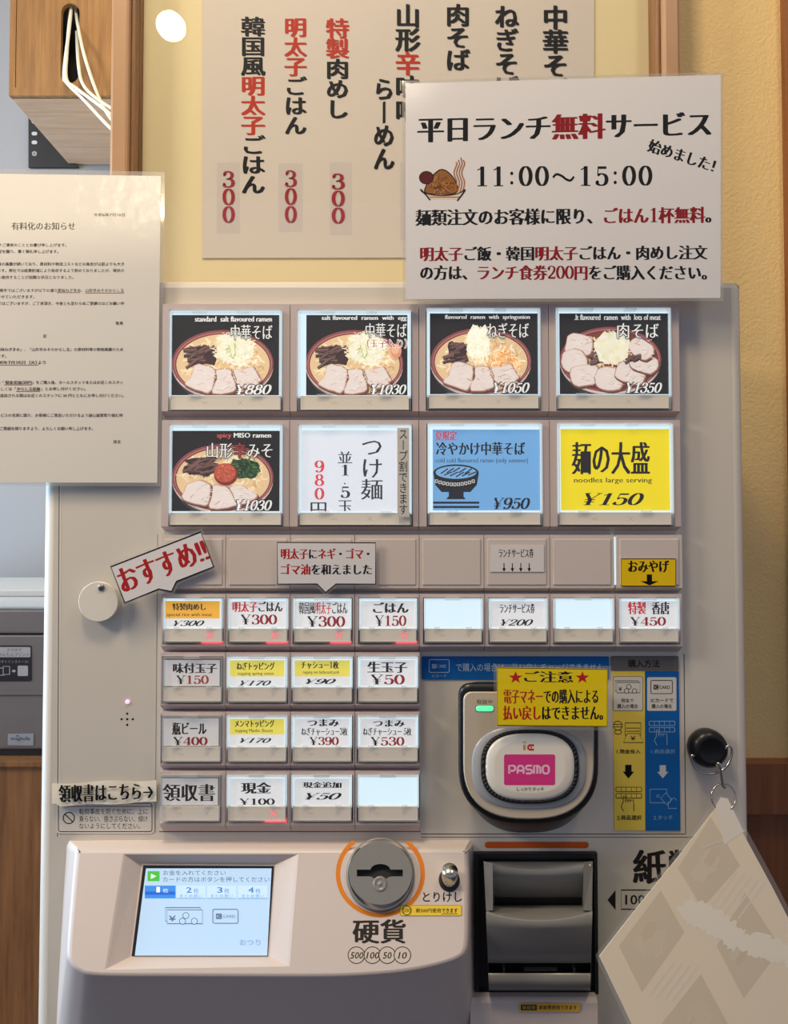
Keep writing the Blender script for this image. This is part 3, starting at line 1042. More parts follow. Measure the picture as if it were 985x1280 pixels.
# ---- row of blank plates
seams3 = (201, 282, 362.8, 443.3, 524, 605, 687.3, 768, 853)
for i in range(8):
    b = MB()
    x0, x1 = seams3[i], seams3[i + 1]
    if i == 7:
        x0 += 2.6
    housing(b, (x0, 668.5, x1, 740), 735, None)
    e = 4.5
    p = Pr(b, (0, -HD, 0), NF, lift=3e-5)
    bp = part(b, 'blank_plate', ['plate'], MACH)
    b = MB()
    b.box(wb(x0 + e, 674, x1 - e, 731, -HD - 0.0006, -HD + 0.0005))
    part(b, 'plate_insert', ['plate'], bp, bevel=0.0003)
b = MB()
b.box(wb(767.6, 671, 770.2, 731, -0.006, -0.001))
part(b, 'light_gap', 'light', MACH, 'bright slit of backlight between two blank plates')


# ---- small buttons
def sm(segs, tb, price, pb, pshear=0.0, pcol=DRED, band=None, sub=None, subbox=None, style='minbold', ycol=BLK):
    def d(p):
        if band:
            p.rect(band[0], band[1], band[2], band[3], band[4])
        if segs:
            p.text(segs if not isinstance(segs, str) else [(segs, BLK)], tb, None, style)
        if sub:
            p.text(sub, subbox, BLK, 'mincho' if any(ord(ch) > 255 for ch in sub) else 'minlight')
        if price:
            p.text([(price[0], ycol), (price[1:], pcol)], pb, None, 'serif', shear=pshear)
    return {'bg': C(232, 230, 230), 'draw': d}


OR, YL = C(240, 176, 56), C(238, 220, 92)
s4 = (201, 282.3, 362.8, 443.3, 524, 606, 687.5, 769.5, 853)
cx4 = [(204.6, 278.5), (285.7, 359.7), (366.8, 439.4), (449, 521.4), (530, 603), (611.6, 684), (692.7, 767), (775, 849)]
BL = {'bg': C(218, 236, 244), 'draw': lambda p: None}
ROW4 = [
    (sm('特製肉めし', (215.5, 754, 257.5, 763), '¥300', (216, 775.5, 255.5, 782.5), .45, BLK, (204, 751, 274.5, 773, OR), 'special rice with meat', (208.5, 766, 265, 771.5)), True, True, 'small button with orange band for special meat rice at 300 yen'),
    (sm([('明太子', C(196, 40, 44)), ('ごはん', BLK)], (290.5, 752, 353.5, 765), '¥300', (301, 768, 346.5, 780.5)), True, True, 'small lit button for cod roe rice at 300 yen'),
    (sm([('韓国風', BLK), ('明太子', C(196, 40, 44)), ('ごはん', BLK)], (373.5, 752.5, 434.5, 767.5), '¥300', (384, 770, 431.5, 783.5), style='mincho'), True, True, 'small lit button for korean style cod roe rice at 300 yen'),
    (sm('ごはん', (466, 753, 511, 766), '¥150', (469, 769, 508, 782.5)), True, True, 'small lit button for plain rice at 150 yen'),
    (BL, True, False, 'blank glowing small button right of the plain rice button'),
    (sm('ランチサービス券', (624.5, 754.5, 668.5, 766.5), '¥200', (625.5, 774, 666.5, 782), .4, BLK), True, False, 'small lit button for lunch service ticket at 200 yen'),
    (BL, True, False, 'blank glowing small button right of the lunch service ticket button'),
    (sm([('特製', C(196, 40, 44)), ('  香唐', BLK)], (785, 752, 837, 768), '¥450', (788, 771, 832.5, 782)), True, False, 'small lit button for special fried chicken souvenir at 450 yen'),
]
for i, (art, lit, sold, lab) in enumerate(ROW4):
    x0, x1 = cx4[i]
    blank = art is BL
    button((s4[i], 742.5, s4[i + 1], 814.5), 808, (x0, 748, x1, 804), (x0 + 1.8, 751.2, x1 - 2.2, 784), (x0 + 1.2, 786, x1 - 1.2, 802), art, lit, sold, lab, False, not blank)

s5 = (200, 281.8, 362.7, 443.7, 524.8)
cx5 = [(203.3, 277.5), (284, 358.8), (365, 440.8), (447, 522.5)]
cx6 = [(202, 276.3), (284, 358.5), (365, 440), (447, 523)]
cx7 = [(200.8, 275.3), (284, 358), (365, 440), (447, 523.5)]
ROWS = [
    ((816, 887.5, 881.5), (821.6, 878.5, 825, 857.5, 859.3, 876.5), cx5, [
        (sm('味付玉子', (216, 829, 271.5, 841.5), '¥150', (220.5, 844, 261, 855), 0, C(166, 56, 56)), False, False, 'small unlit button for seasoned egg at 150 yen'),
        (sm('ねぎトッピング', (295.5, 828, 343.5, 837.5), '¥170', (299, 850.5, 339, 857), .45, BLK, (287.5, 825.5, 355.5, 845.5, YL), 'topping spring onion', (297, 840, 342, 845)), True, False, 'small button with yellow band for spring onion topping at 170 yen'),
        (sm('チャシュー1枚', (376, 826.5, 423.5, 836), '¥90', (381, 848.5, 420, 855), .45, BLK, (368, 825.5, 437.5, 845.5, YL), 'topping one barbecued pork', (378.5, 838, 424, 843.5)), True, False, 'small button with yellow band for one pork slice at 90 yen'),
        (sm('生玉子', (459, 827, 509.5, 841), '¥50', (463.5, 843, 506, 855.5)), True, False, 'small lit button for raw egg at 50 yen'),
    ]),
    ((890.5, 962.5, 956.5), (895.3, 953, 898, 932.5, 934.2, 951), cx6, [
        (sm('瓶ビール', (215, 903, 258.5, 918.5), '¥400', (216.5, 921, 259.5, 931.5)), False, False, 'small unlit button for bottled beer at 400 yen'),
        (sm('メンマトッピング', (293.5, 900, 343, 909), '¥170', (299, 922.5, 339, 928.5), .45, BLK, (287.5, 898.5, 355.5, 918, YL), 'topping Manbo Shoots', (294, 911, 341, 916.5)), True, False, 'small button with yellow band for bamboo shoot topping at 170 yen'),
        (sm('つまみ', (384, 899, 424, 908), '¥390', (387, 921, 423.5, 931.5), 0, DRED, None, 'ねぎチャーシュー3枚', (376.5, 909.5, 434.5, 919.5)), True, False, 'small lit button for pork and onion snack three slices at 390 yen'),
        (sm('つまみ', (466, 900, 506, 908.5), '¥530', (463.5, 921, 505.5, 932), 0, DRED, None, 'ねぎチャーシュー 5枚', (453.5, 909.5, 514.5, 919.5)), True, False, 'small lit button for pork and onion snack five slices at 530 yen'),
    ]),
    ((964.5, 1039, 1031.5), (969.7, 1027.3, 973, 1006.5, 1008.3, 1025.3), cx7, [
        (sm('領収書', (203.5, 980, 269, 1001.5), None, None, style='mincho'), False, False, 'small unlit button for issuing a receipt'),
        (sm('現金', (301, 978, 339.5, 992), '¥100', (299.5, 998, 343.5, 1006), 0, BLK), True, True, 'small button for cash 100 yen with red sold out cross'),
        (sm('現金追加', (378, 977.5, 427, 985), '¥50', (381, 991, 427, 999.5), .4, BLK), True, False, 'small lit button for additional cash 50 yen'),
        (BL, True, False, 'blank glowing small button in the bottom row'),
    ]),
]
for (y0, y1, lip), (c0, c1, k0, k1, b0, b1), cxs, items in ROWS:
    for i, (art, lit, sold, lab) in enumerate(items):
        x0, x1 = cxs[i]
        blank = art is BL
        ins = 5.0 if (not lit) else 3.2
        button((s5[i], y0, s5[i + 1], y1), lip, (x0, c0, x1, c1), (x0 + (ins if lit or i else 2), k0, x1 - 3, k1), (x0 + 1.2, b0, x1 - 1.2, b1), art, lit, sold, lab, False, not blank)

# ---- card payment panel (printed bands with pictograms)
b = MB()
BLU, GRY, YEL = C(20, 96, 170), C(108, 104, 100), C(238, 208, 84)
slab(b, rr(527, 820.5, 761.5, 849.5, 2), -0.0006, 0.0006, BLU)
slab(b, rr(763.3, 820, 848.3, 838.6, 2), -0.0006, 0.0006, GRY)
slab(b, [(766, 839.2), (806, 839.2), (806.5, 1038), (768, 1038)], -0.0006, 0.0006, YEL)
slab(b, [(806.6, 839.2), (848.5, 839.2), (850.5, 1038.5), (807.2, 1038.5)], -0.0006, 0.0006, BLU)
p = Pr(b, (0, -0.0006, 0), NF)
LB, PW = C(150, 184, 216), C(214, 208, 198)
p.frame(536.5, 824.5, 561.5, 840.5, .8, C(190, 206, 222), 2)
p.rect(540, 830, 545.5, 835.5, C(190, 206, 222))
p.text('IC', (541, 831, 544.7, 834.7), BLU, 'sans')
p.text('CARD', (546.5, 830.8, 558, 834.8), C(190, 206, 222), 'sans')
p.text('ICカード', (540, 843, 558, 846.8), C(170, 196, 220), 'sans')
p.text('で購入の場合は、払い戻しチャージできません', (570, 829, 754, 839.5), C(186, 204, 222), 'sans')
p.text('購入方法', (785, 824.5, 824.5, 834.5), C(28, 26, 26), 'bold')
for x0, y0, x1, y1 in ((766.5, 845.5, 803.5, 888.5), (809, 846.5, 845.5, 888.5)):
    p.rrect(x0, y0, x1, y1, 2, PW)
p.frame(766.5, 845.5, 803.5, 888.5, .6, C(70, 60, 40), 2)


def notes_icon(p, x, y, w, h, col, bg):
    p.frame(x, y, x + w * .94, y + h * .86, .8, col)
    p.rect(x + 2, y + h * .14, x + w, y + h, bg)
    p.frame(x + 2, y + h * .14, x + w, y + h, .8, col)
    p.text('¥', (x + 4, y + h * .5, x + w * .28, y + h * .85), col, 'bold')
    for cx, cy in ((.55, .5), (.46, .85), (.78, .85)):
        p.disc(x + w * cx, y + h * cy, h * .19, bg)
        p.ring(x + w * cx, y + h * cy, h * .19, .8, col)


K = C(36, 30, 24)
notes_icon(p, 769, 851, 31, 15, K, PW)
p.text('現金で', (776.5, 873, 792, 878), K, 'bold')
p.text('購入の場合', (771.5, 880, 797.5, 885.5), K, 'bold')
p.frame(813.5, 850.5, 840.5, 867, .9, K, 2)
p.rect(817, 856, 823, 861.8, K)
p.text('IC', (818, 857.2, 822, 860.7), PW, 'sans')
p.text('CARD', (824, 857, 837.5, 861.2), K, 'bold')
p.text('ICカードで', (813.5, 873, 841.5, 878), K, 'bold')
p.text('購入の場合', (814.5, 880, 840, 885.5), K, 'bold')
# coin and note entry pictogram
p.ring(772.3, 907, 5.6, .8, K)
p.line([(766.7, 905.5), (777.9, 905.5)], .7, K)
p.line([(766.7, 908.5), (777.9, 908.5)], .7, K)
p.ring(772.5, 915, 4.4, .8, K, 2.6)
p.frame(781.5, 903.5, 801, 919, .8, K)
p.line([(783, 910), (799.5, 910), (799.5, 914), (783, 914)], .7, K, True)
p.poly([(784, 917), (799, 917), (804, 928), (779, 928)], YEL)
p.line([(784, 917), (799, 917), (804, 928), (779, 928)], .9, K, True)
p.text('¥', (788, 920, 794.5, 925.5), K, 'bold')
p.text('1.現金投入', (771, 936.5, 800.5, 942), K, 'bold')


def press_icon(p, x, y, col, bg):
    for k in (0, 1):
        p.rrect(x, y + k * 8, x + 32, y + k * 8 + 5.5, 1.2, bg)
        p.frame(x, y + k * 8, x + 32, y + k * 8 + 5.5, .8, col, 1.2)
        for j in range(1, 5):
            p.line([(x + 6.4 * j, y + k * 8), (x + 6.4 * j, y + k * 8 + 5.5)], .6, col)
    hx, hy = x + 9, y + 11
    p.line([(hx, hy), (hx + 3, hy), (hx + 3, hy + 8)], .9, col)
    p.line([(hx, hy), (hx, hy + 8), (hx - 2.6, hy + 13), (hx + .6, hy + 19)], .9, col)
    p.line([(hx + 3, hy + 5), (hx + 13, hy + 5), (hx + 13.4, hy + 19)], .9, col)
    for j in (6, 9):
        p.line([(hx + j, hy + 5), (hx + j, hy + 8)], .8, col)


def arrow(p, cx, y0, y1, w, col):
    ym = y0 + (y1 - y0) * .5
    p.poly([(cx - w * .28, y0), (cx + w * .28, y0), (cx + w * .28, ym), (cx + w * .5, ym), (cx, y1), (cx - w * .5, ym), (cx - w * .28, ym)], col)


arrow(p, 785.5, 956, 973, 14, C(16, 14, 12))
press_icon(p, 770, 984, K, YEL)
p.text('2.商品選択', (771.5, 1019, 802, 1025), K, 'bold')
press_icon(p, 811.5, 901.5, LB, BLU)
p.text('1.商品選択', (814, 936.5, 844, 942), LB, 'sans')
arrow(p, 828.5, 956.5, 973, 14, C(206, 208, 206))
p.frame(812.5, 986.5, 833.5, 1003.5, .8, LB)
p.frame(821, 993.5, 824, 996.5, .6, LB)
cd = [(832, 991), (840, 999.5), (834, 1006.5), (826, 998)]
p.poly(cd, BLU)
p.line(cd, .8, LB, True)
p.line([(846, 1000.5), (843, 997.5), (838.5, 999), (838, 1002), (835, 1003), (835.5, 1010.5), (846, 1010.5)], .8, LB)
p.text('2.タッチ', (817, 1019, 841, 1025), LB, 'sans')
part(b, 'card_panel_print', 'print', MACH, 'blue grey and yellow instruction bands around the card reader')


# ---- contactless reader
def ushape(x0, x1, y0, y1, rt, yc, nb=28, nt=6):
    """rounded top corners, straight sides to yc, half super-ellipse bottom"""
    o = []
    cx, rx = (x0 + x1) / 2, (x1 - x0) / 2
    for i in range(nt + 1):
        t = math.radians(180 + 90 * i / nt)
        o.append((x0 + rt + rt * math.cos(t), y0 + rt + rt * math.sin(t)))
    for i in range(nt + 1):
        t = math.radians(270 + 90 * i / nt)
        o.append((x1 - rt + rt * math.cos(t), y0 + rt + rt * math.sin(t)))
    for i in range(nb + 1):
        t = math.pi * i / nb
        c, s = math.cos(t), math.sin(t)
        e = 2 / 2.5
        o.append((cx + rx * math.copysign(abs(c) ** e, c), yc + (y1 - yc) * abs(s) ** e))
    return o


rp0 = np.array(HY(660, 860, -0.026))
rpn = np.array(HY(660, 1024, -0.034)) - rp0
rn = np.array([0, rpn[2], -rpn[1]])
rn = rn / np.linalg.norm(rn)
rn = rn if rn[1] < 0 else -rn
base = ushape(583, 738, 852, 1041, 14, 958)
rim = ushape(573, 748, 853.5, 1030, 14, 955)
rim2 = ushape(575, 746, 855.5, 1028, 13, 955)
fac = ushape(579, 742.5, 864.5, 1024, 10, 952)
b = MB()
b.loft([PY(base, 0), P3(rim, rp0 + rn * -.004, rn), P3(rim2, rp0 + rn * -.0005, rn), P3(fac, rp0 + rn * -.0005, rn)], cap0=True)
rd = part(b, 'card_reader', 'black', MACH, 'rounded black card reader with silver face')
b = MB()
fin = ushape(580.5, 741, 866, 1022.5, 10, 952)
b.loft([P3(fac, rp0 + rn * -.0006, rn), P3(fin, rp0 + rn * .0004, rn)], cap1=True)
part(b, 'reader_face', 'silver', rd)


def oval(cx, cy, rx, ry, n=56, e=2.7):
    o = []
    for i in range(n):
        t = 2 * math.pi * i / n
        c, s = math.cos(t), math.sin(t)
        o.append((cx + rx * math.copysign(abs(c) ** (2 / e), c), cy + ry * math.copysign(abs(s) ** (2 / e), s)))
    return o


oc = (662.5, 958.5)
b = MB()
b.loft([P3(oval(oc[0] - 1, oc[1] + 1, 72, 52.5), rp0 + rn * .0003, rn), P3(oval(oc[0] - 1, oc[1] + 1, 70, 50.5), rp0 + rn * .0016, rn), P3(oval(*oc, 60.5, 46), rp0 + rn * .0016, rn)])
part(b, 'light_ring', 'ringgrey', rd)
b = MB()
rng = []
for rxx, ryy, h in ((61.5, 46.5, .0012), (61, 46, .0032), (58, 43.5, .0040), (55.5, 42, .0030)):
    ring = oval(*oc, rxx, ryy, 112)
    rng.append(P3(ring, rp0 + rn * h, rn))
for k in range(0, 112, 2):   # fine ribs round the ring
    q = np.array(rng[2][k]) - rn * .0006
    rng[2][k] = tuple(q)
b.loft(rng, smooth=False)
part(b, 'ribbed_ring', 'blackmatte', rd)
b = MB()
b.loft([P3(oval(*oc, rx_, ry_), rp0 + rn * h, rn) for rx_, ry_, h in ((56, 42.4, .0022), (55, 41.6, .0036), (52, 39, .0043), (44, 32, .0047))], cap1=True)
part(b, 'touch_pad', 'white', rd)
b = MB()
p = Pr(b, rp0 + rn * .0047, rn, lift=5e-5)
p.rrect(630, 943, 694, 981.5, 2.5, C(216, 58, 130))
PW_ = C(240, 196, 216)


def plogo(x0, y0, w, h, s):
    L = {
        'P': [[(0, 1), (0, .1), (.62, .1), (.9, .2), (.9, .55), (.62, .68), (0, .68)]],
        'A': [[(0, 1), (0, .4), (.2, .12), (.7, .12), (.9, .4), (.9, 1)], [(0, .66), (.9, .66)]],
        'S': [[(.9, .1), (.2, .1), (0, .22), (0, .42), (.2, .54), (.7, .54), (.9, .66), (.9, .86), (.7, .98), (0, .98)]],
        'M': [[(0, 1), (0, .12), (.62, .12), (.95, .3), (.95, 1)], [(.5, .14), (.5, 1)]],
        'O': [[(.2, .1), (.72, .1), (.92, .3), (.92, .78), (.72, .98), (.2, .98), (0, .78), (0, .3), (.2, .1)]],
    }
    for st in L[s]:
        p.line([(x0 + a * w, y0 + c * h) for a, c in st], 2.5, PW_)


for ch, x0 in (('P', 636.5), ('A', 647), ('S', 657.5), ('M', 667.5), ('O', 678.5)):
    plogo(x0, 956, 8.2, 11, ch)
p.line([(655.5, 931), (655.5, 937.5)], 3, C(196, 140, 60))
p.ring(655.8, 927.8, 1.8, .6, C(196, 140, 60), 1.2)
p.line([(667.5, 931.6), (661.5, 931.6), (660.3, 933), (660.3, 935.6), (661.5, 937), (667.5, 937)], 2.6, C(200, 52, 44))
p.disc(664, 934.3, 1.1, C(216, 58, 130))
p.text('しっかりタッチ', (646, 984, 680, 989), C(40, 36, 34), 'bold')
part(b, 'pad_print', 'print', rd, 'pink logo panel on the white touch pad')
b = MB()
p = Pr(b, rp0 + rn * .0004, rn, lift=5e-5)
p.text('取扱中', (596, 874.5, 615.5, 880), C(48, 44, 40), 'sans')
p.frame(594, 881.5, 617.5, 889.5, .7, C(120, 116, 108), 3)
part(b, 'reader_lettering', 'print', rd)
b = MB()
b.loft([P3(rr(595, 882, 617, 889.2, 3.4), rp0 + rn * h, rn) for h in (.0004, .0009)] + [P3(rr(597, 883, 615, 888.2, 2.5), rp0 + rn * .0012, rn)], cap1=True)
part(b, 'ready_light', 'greenled', rd, 'green ready light')

# ---- lower coin unit with screen
fA, fB = np.array(HY(300, 1063, -0.014)), np.array(HY(300, 1216, -0.054))
fd = (fB - fA) / np.linalg.norm(fB - fA)
fn = np.array([0, fd[2], -fd[1]])
fn = fn / np.linalg.norm(fn)
fn = fn if fn[1] < 0 else -fn
out = [tuple(q) for q in catmull([(95, 1061), (110, 1059.5), (200, 1059), (340, 1059), (480, 1059), (570, 1059), (584, 1060.5), (587, 1070), (587, 1120), (586.5, 1170), (583.5, 1190), (572, 1201), (540, 1211), (500, 1218), (450, 1222), (400, 1223.5), (340, 1223.5), (230, 1223), (125, 1222), (98, 1216), (85.5, 1204), (83, 1185), (88, 1120), (92, 1075)], 5, True)]


def shrink(pts, d):
    n = len(pts)
    o = []
    for i in range(n):
        a, c = np.array(pts[(i - 1) % n]), np.array(pts[(i + 1) % n])
        t = (c - a) / (np.linalg.norm(c - a) + 1e-9)
        o.append((pts[i][0] - t[1] * d, pts[i][1] + t[0] * d))
    return o


def tobase(q):
    x, y = q
    u = (x - 82) / (587 - 82)
    v = (y - 1059) / (1224 - 1059)
    return (72 + u * (592 - 72) - 3 * v + 4 * u * v, 1050 + v * 300)


b = MB()
hole = [(154, 1067.5), (373, 1067.5), (362, 1208), (131, 1212)]
scr = [(177, 1080), (343.5, 1081), (335.5, 1196), (162.5, 1196)]
b.loft([PY([tobase(q) for q in out], 0.0), P3(out, fA - fn * .0045, fn), P3(shrink(out, 1.5), fA - fn * .0018, fn), P3(shrink(out, 4.0), fA - fn * .0004, fn), P3(shrink(out, 7.0), fA, fn)], cap0=True)
inn = shrink(out, 7.0)
b.ngon(P3(inn, fA, fn), holes=[P3(hole, fA, fn)])
hole2 = [(hole[k][0] * .9 + scr[k][0] * .1, hole[k][1] * .9 + scr[k][1] * .1) for k in range(4)]
b.loft([P3(hole, fA, fn), P3(hole2, fA - fn * .0006, fn), P3(scr, fA - fn * .0085, fn)], smooth=False)
b.ngon(P3(scr, fA - fn * .0085, fn))
cu = part(b, 'coin_unit', 'coinbody', MACH, 'pinkish beige sloping coin unit with touch screen')
# print on the face
b = MB()
p = Pr(b, fA, fn, lift=4e-5)
ORG = C(226, 130, 40)
cc = (475.5, 1092.5)
p.line([(cc[0] + 53 * math.sin(math.radians(a)), cc[1] - 51.5 * math.cos(math.radians(a))) for a in np.linspace(41, 319, 60)], 5.6, ORG)
for a in (41, 319):
    p.disc(cc[0] + 53 * math.sin(math.radians(a)), cc[1] - 51.5 * math.cos(math.radians(a)), 2.8, ORG)
DK = C(52, 46, 42)
p.text('硬貨', (440.5, 1149, 507.5, 1179.5), DK, 'heavy')
for cx, t in ((445.5, '500'), (465.5, '100'), (484, '50'), (503, '10')):
    p.disc(cx, 1194, 10.2, C(212, 196, 184))
    p.ring(cx, 1194, 10.4, 1.1, DK)
for cx, t in ((446, '500'), (466, '100'), (484, '50'), (503, '10')):
    w = 8.3 if len(t) == 3 else 5.6
    p.text(t, (cx - w, 1190, cx + w, 1198.5), DK, 'bold', shear=.2)
p.text('とりけし', (528.5, 1115, 577.5, 1127.5), C(34, 30, 28), 'bold')
part(b, 'coin_unit_print', 'print', cu, 'orange arc and black lettering round the coin slot')
# coin insert
cpt = hit(cc, fA, fn)[0]
b = MB()
U = np.array(HY(476, 1092, cpt[1])) - np.array(HY(475, 1092, cpt[1]))
px1 = np.linalg.norm(U)
R = 41.5 * px1
b.lathe(cpt - fn * .001, fn, [(R * 1.03, 0), (R * 1.03, .0015), (R, .0022), (R, .0050), (R * .985, .0057), (R * .955, .0058)], 56, cap=False)
capP = fA + fn * .0058
circ = [(475.5 + 39.6 * math.cos(2 * math.pi * i / 56), 1091.3 + 39.6 * math.sin(2 * math.pi * i / 56)) for i in range(56)]
sl = [(446, 1087), (463, 1087)] + [(475.5 + 12.5 * math.cos(math.radians(a)), 1087.5 + 7.5 * math.sin(math.radians(a))) for a in range(190, 351, 16)] + [(488, 1087), (503.5, 1087), (503.5, 1095.5), (490, 1095.5)] + [(475.5 + 11 * math.cos(math.radians(a)), 1095.5 + 3.5 * math.sin(math.radians(a))) for a in range(10, 171, 20)] + [(461, 1095.5), (446, 1095.5)]
b.ngon(P3(circ, capP, fn), holes=[P3(sl, capP, fn)])
b.loft([P3(sl, capP, fn), P3(sl, capP - fn * .0045, fn)], smooth=False)
b.ngon(P3(sl, capP - fn * .0045, fn), mi=1)
q = hit((475, 1105), capP, fn)[0]
b.lathe(q - fn * .0006, fn, [(9.2 * px1, 0), (8.6 * px1, .0009), (6.2 * px1, .0012), (5.2 * px1, .0007), (2.6 * px1, .0009), (1.6 * px1, .0014), (0, .0016)], 28)
part(b, 'coin_slot', ['grey', 'blackmatte'], cu, 'grey round coin slot')
# cancel knob
kp = hit((561.5, 1100), fA, fn)[0]
kax = (Vector(fn) + Vector((0, 0.0, 0.62))).normalized()
b = MB()
b.lathe(kp - fn * .0002, fn, [(13.2 * px1, 0), (13 * px1, .0012), (11.3 * px1, .0012)], 32)
b.ngon([tuple(x) for x in hit(ell(561.5, 1100, 11.6, 11.6, 32), fA + fn * .0008, fn)])
part(b, 'knob_collar', 'blackmatte', cu, 'black collar of the cancel knob')
b = MB()
b.lathe(Vector(kp), kax, [(9.8 * px1, .0005), (9.8 * px1, .0128), (9.2 * px1, .0135), (0, .0135)], 32)
part(b, 'cancel_knob', 'metal', cu, 'polished metal cancel knob')
# screen
b = MB()
sp = fA - fn * .0080
p = Pr(b, sp, fn, lift=0, step=6e-6)
p.poly([(179, 1081.5), (342.5, 1082.5), (334.5, 1195), (164.5, 1195)], C(26, 28, 32))
p.l += 2e-4
p.poly([(182.5, 1085.5), (339.5, 1085.5), (334, 1194.5), (168.5, 1194.5)], C(178, 208, 238))
SC_ = C(74, 88, 112)
p.rect(184.5, 1089, 199.5, 1101.5, C(70, 186, 70))
p.poly([(188.5, 1092), (188.5, 1098.8), (195.5, 1095.3)], WHT)
p.text('お金を入れてください', (204, 1088, 282, 1094), SC_, 'sans')
p.text('カードの方はボタンを押してください', (203.5, 1096, 337, 1102.5), SC_, 'sans')
p.rect(181, 1107, 219.5, 1123, C(64, 138, 226))
p.rect(181, 1114.5, 219, 1118.5, C(36, 104, 208))
for k, (x, t) in enumerate(((219.8, '2'), (258.3, '3'), (297.3, '4'))):
    p.rect(x + .5, 1107, x + 37, 1122.5, C(192, 220, 246))
    p.line([(x + .5, 1123), (x + 37, 1123)], .8, C(120, 160, 200))
    p.text(t, (x + 13, 1109, x + 20, 1116), C(66, 126, 200), 'bold')
    p.text('枚', (x + 22, 1110.5, x + 28.5, 1116.5), C(90, 140, 200), 'sans')
    p.text('まとめ買い', (x + 5, 1118, x + 33, 1122.2), C(110, 156, 208), 'sans')
p.text('1', (195.5, 1108.5, 200, 1115.5), WHT, 'bold')
p.text('枚', (203.5, 1110.5, 210.5, 1116), C(216, 232, 250), 'sans')
bgc = C(178, 208, 238)
notes_icon(p, 207, 1134.5, 46, 20, C(84, 98, 124), bgc)
p.frame(266, 1136.5, 297.5, 1154, .9, C(96, 112, 140), 2)
p.rect(270, 1142, 277, 1148.5, C(84, 98, 124))
p.text('IC', (271, 1143.4, 276, 1147.2), bgc, 'sans')
p.text('CARD', (278.5, 1143.5, 294, 1147), C(110, 130, 160), 'sans')
p.text('おつり', (299.5, 1174, 325.5, 1181.5), C(140, 164, 196), 'sans')
part(b, 'touch_screen', 'screen', cu, 'lit pale blue touch screen')

# ---- bill acceptor
b = MB()
T = wb(593.5, 1067, 747.5, 1243, -0.0045, 0)
I = wb(599, 1073, 743, 1239, -0.0045, 0)
frame_bars(b, (T[0], T[1], T[4], T[5]), (I[0], I[1], I[4], I[5]), -0.0045, 0)
b.box((I[0], I[1], -0.0008, 0, I[4], I[5]))
ba = part(b, 'bill_acceptor', 'blackmatte', MACH, 'black framed bill acceptor with grey mouthpiece')
b = MB()


def row(x0, x1, py, Y, bow=0.0, n=20, dY=0.0, ends=0.0):
    """points across the mouthpiece at picture height py and depth Y; bow = drop in the middle"""
    o = []
    for i in range(n + 1):
        t = i / n
        s = 1 - (2 * t - 1) ** 2
        ex = ends
        o.append(tuple(HY(x0 + (x1 - x0) * t, py + bow * s, Y - dY * s)))
    return o


# front of the lower shell
rows = [row(608, 737, 1090, -0.003), row(608, 740, 1131.5, -0.006), row(608, 740.5, 1138.5, -0.030, 10.5, dY=.003), row(607.5, 740.5, 1141.5, -0.0325, 10.5, dY=.003), row(608, 740, 1158, -0.032, 3, dY=.002), row(609, 739.5, 1180, -0.028, dY=.002), row(610.5, 738.5, 1203.5, -0.022, dY=.002), row(610.5, 738.5, 1204, -0.004)]
b.loft(rows[1:], closed=False)
rows2 = [row(610.5, 738.5, 1216, -0.004), row(610.5, 738.5, 1216.5, -0.021, dY=.002), row(611, 738, 1236, -0.018, dY=.002), row(611, 738, 1238.5, -0.003)]
b.loft(rows2, closed=False)
for x0, xq in ((608, 610.5), (740.3, 738.5)):   # flanks
    s = [HY(x0, 1131.5, -0.006), HY(x0, 1139, -0.030), HY(x0, 1158, -0.032), HY((x0 + xq) / 2, 1180, -0.028), HY(xq, 1203.5, -0.022), HY(xq, 1216.5, -0.021), HY(xq, 1237, -0.018), HY(xq, 1237, -0.0008), HY(x0, 1131.5, -0.0008)]
    b.ngon([tuple(q) for q in s])
# side cheeks of the mouth
for xa, xb, xc in ((604.5, 616, 618), (741, 729.5, 727.5)):
    f1 = [HY(xa, 1077, -.020), HY(xb, 1079, -.022), HY(xb, 1138, -.030), HY(xa + (3 if xa < xb else -1), 1138.5, -.030)]
    bk = [HY(xa, 1077, -.001), HY(xc, 1089, -.003), HY(xc, 1138, -.006), HY(xa + (3 if xa < xb else -1), 1138.5, -.001)]
    b.loft([[tuple(q) for q in f1], [tuple(q) for q in bk]], smooth=False, cap0=True)
# hood over the mouth
b.loft([row(604.5, 741, 1076.5, -.001), row(604.5, 741, 1076.5, -.019, 7.5, dY=-.002), row(606, 740, 1080, -.0215, 8, dY=-.002), row(616, 729.5, 1092, -.021, 2), row(616, 729.5, 1110, -.012), row(616, 729.5, 1121.5, -.006), row(616, 729.5, 1122, -.001)], closed=False)
part(b, 'mouthpiece', 'greydark', ba, 'grey curved bill mouthpiece')
b = MB()
b.box(wb(614.5, 1121.8, 731, 1131, -0.0052, -0.0010))
part(b, 'bill_slot', 'black', ba, 'dark upper bill slot')
b = MB()
b.box(wb(613, 1203, 737, 1217, -0.0075, -0.0010))
bsl = part(b, 'bill_slot', 'black', ba, 'dark lower bill slot')
b = MB()
for x in (630, 718):
    b.box(wb(x - 1, 1210, x + 1.2, 1217, -0.012, -0.007))
b.box(wb(655, 1212, 697, 1214, -0.011, -0.007))
part(b, 'slot_guide', 'greydark', ba)
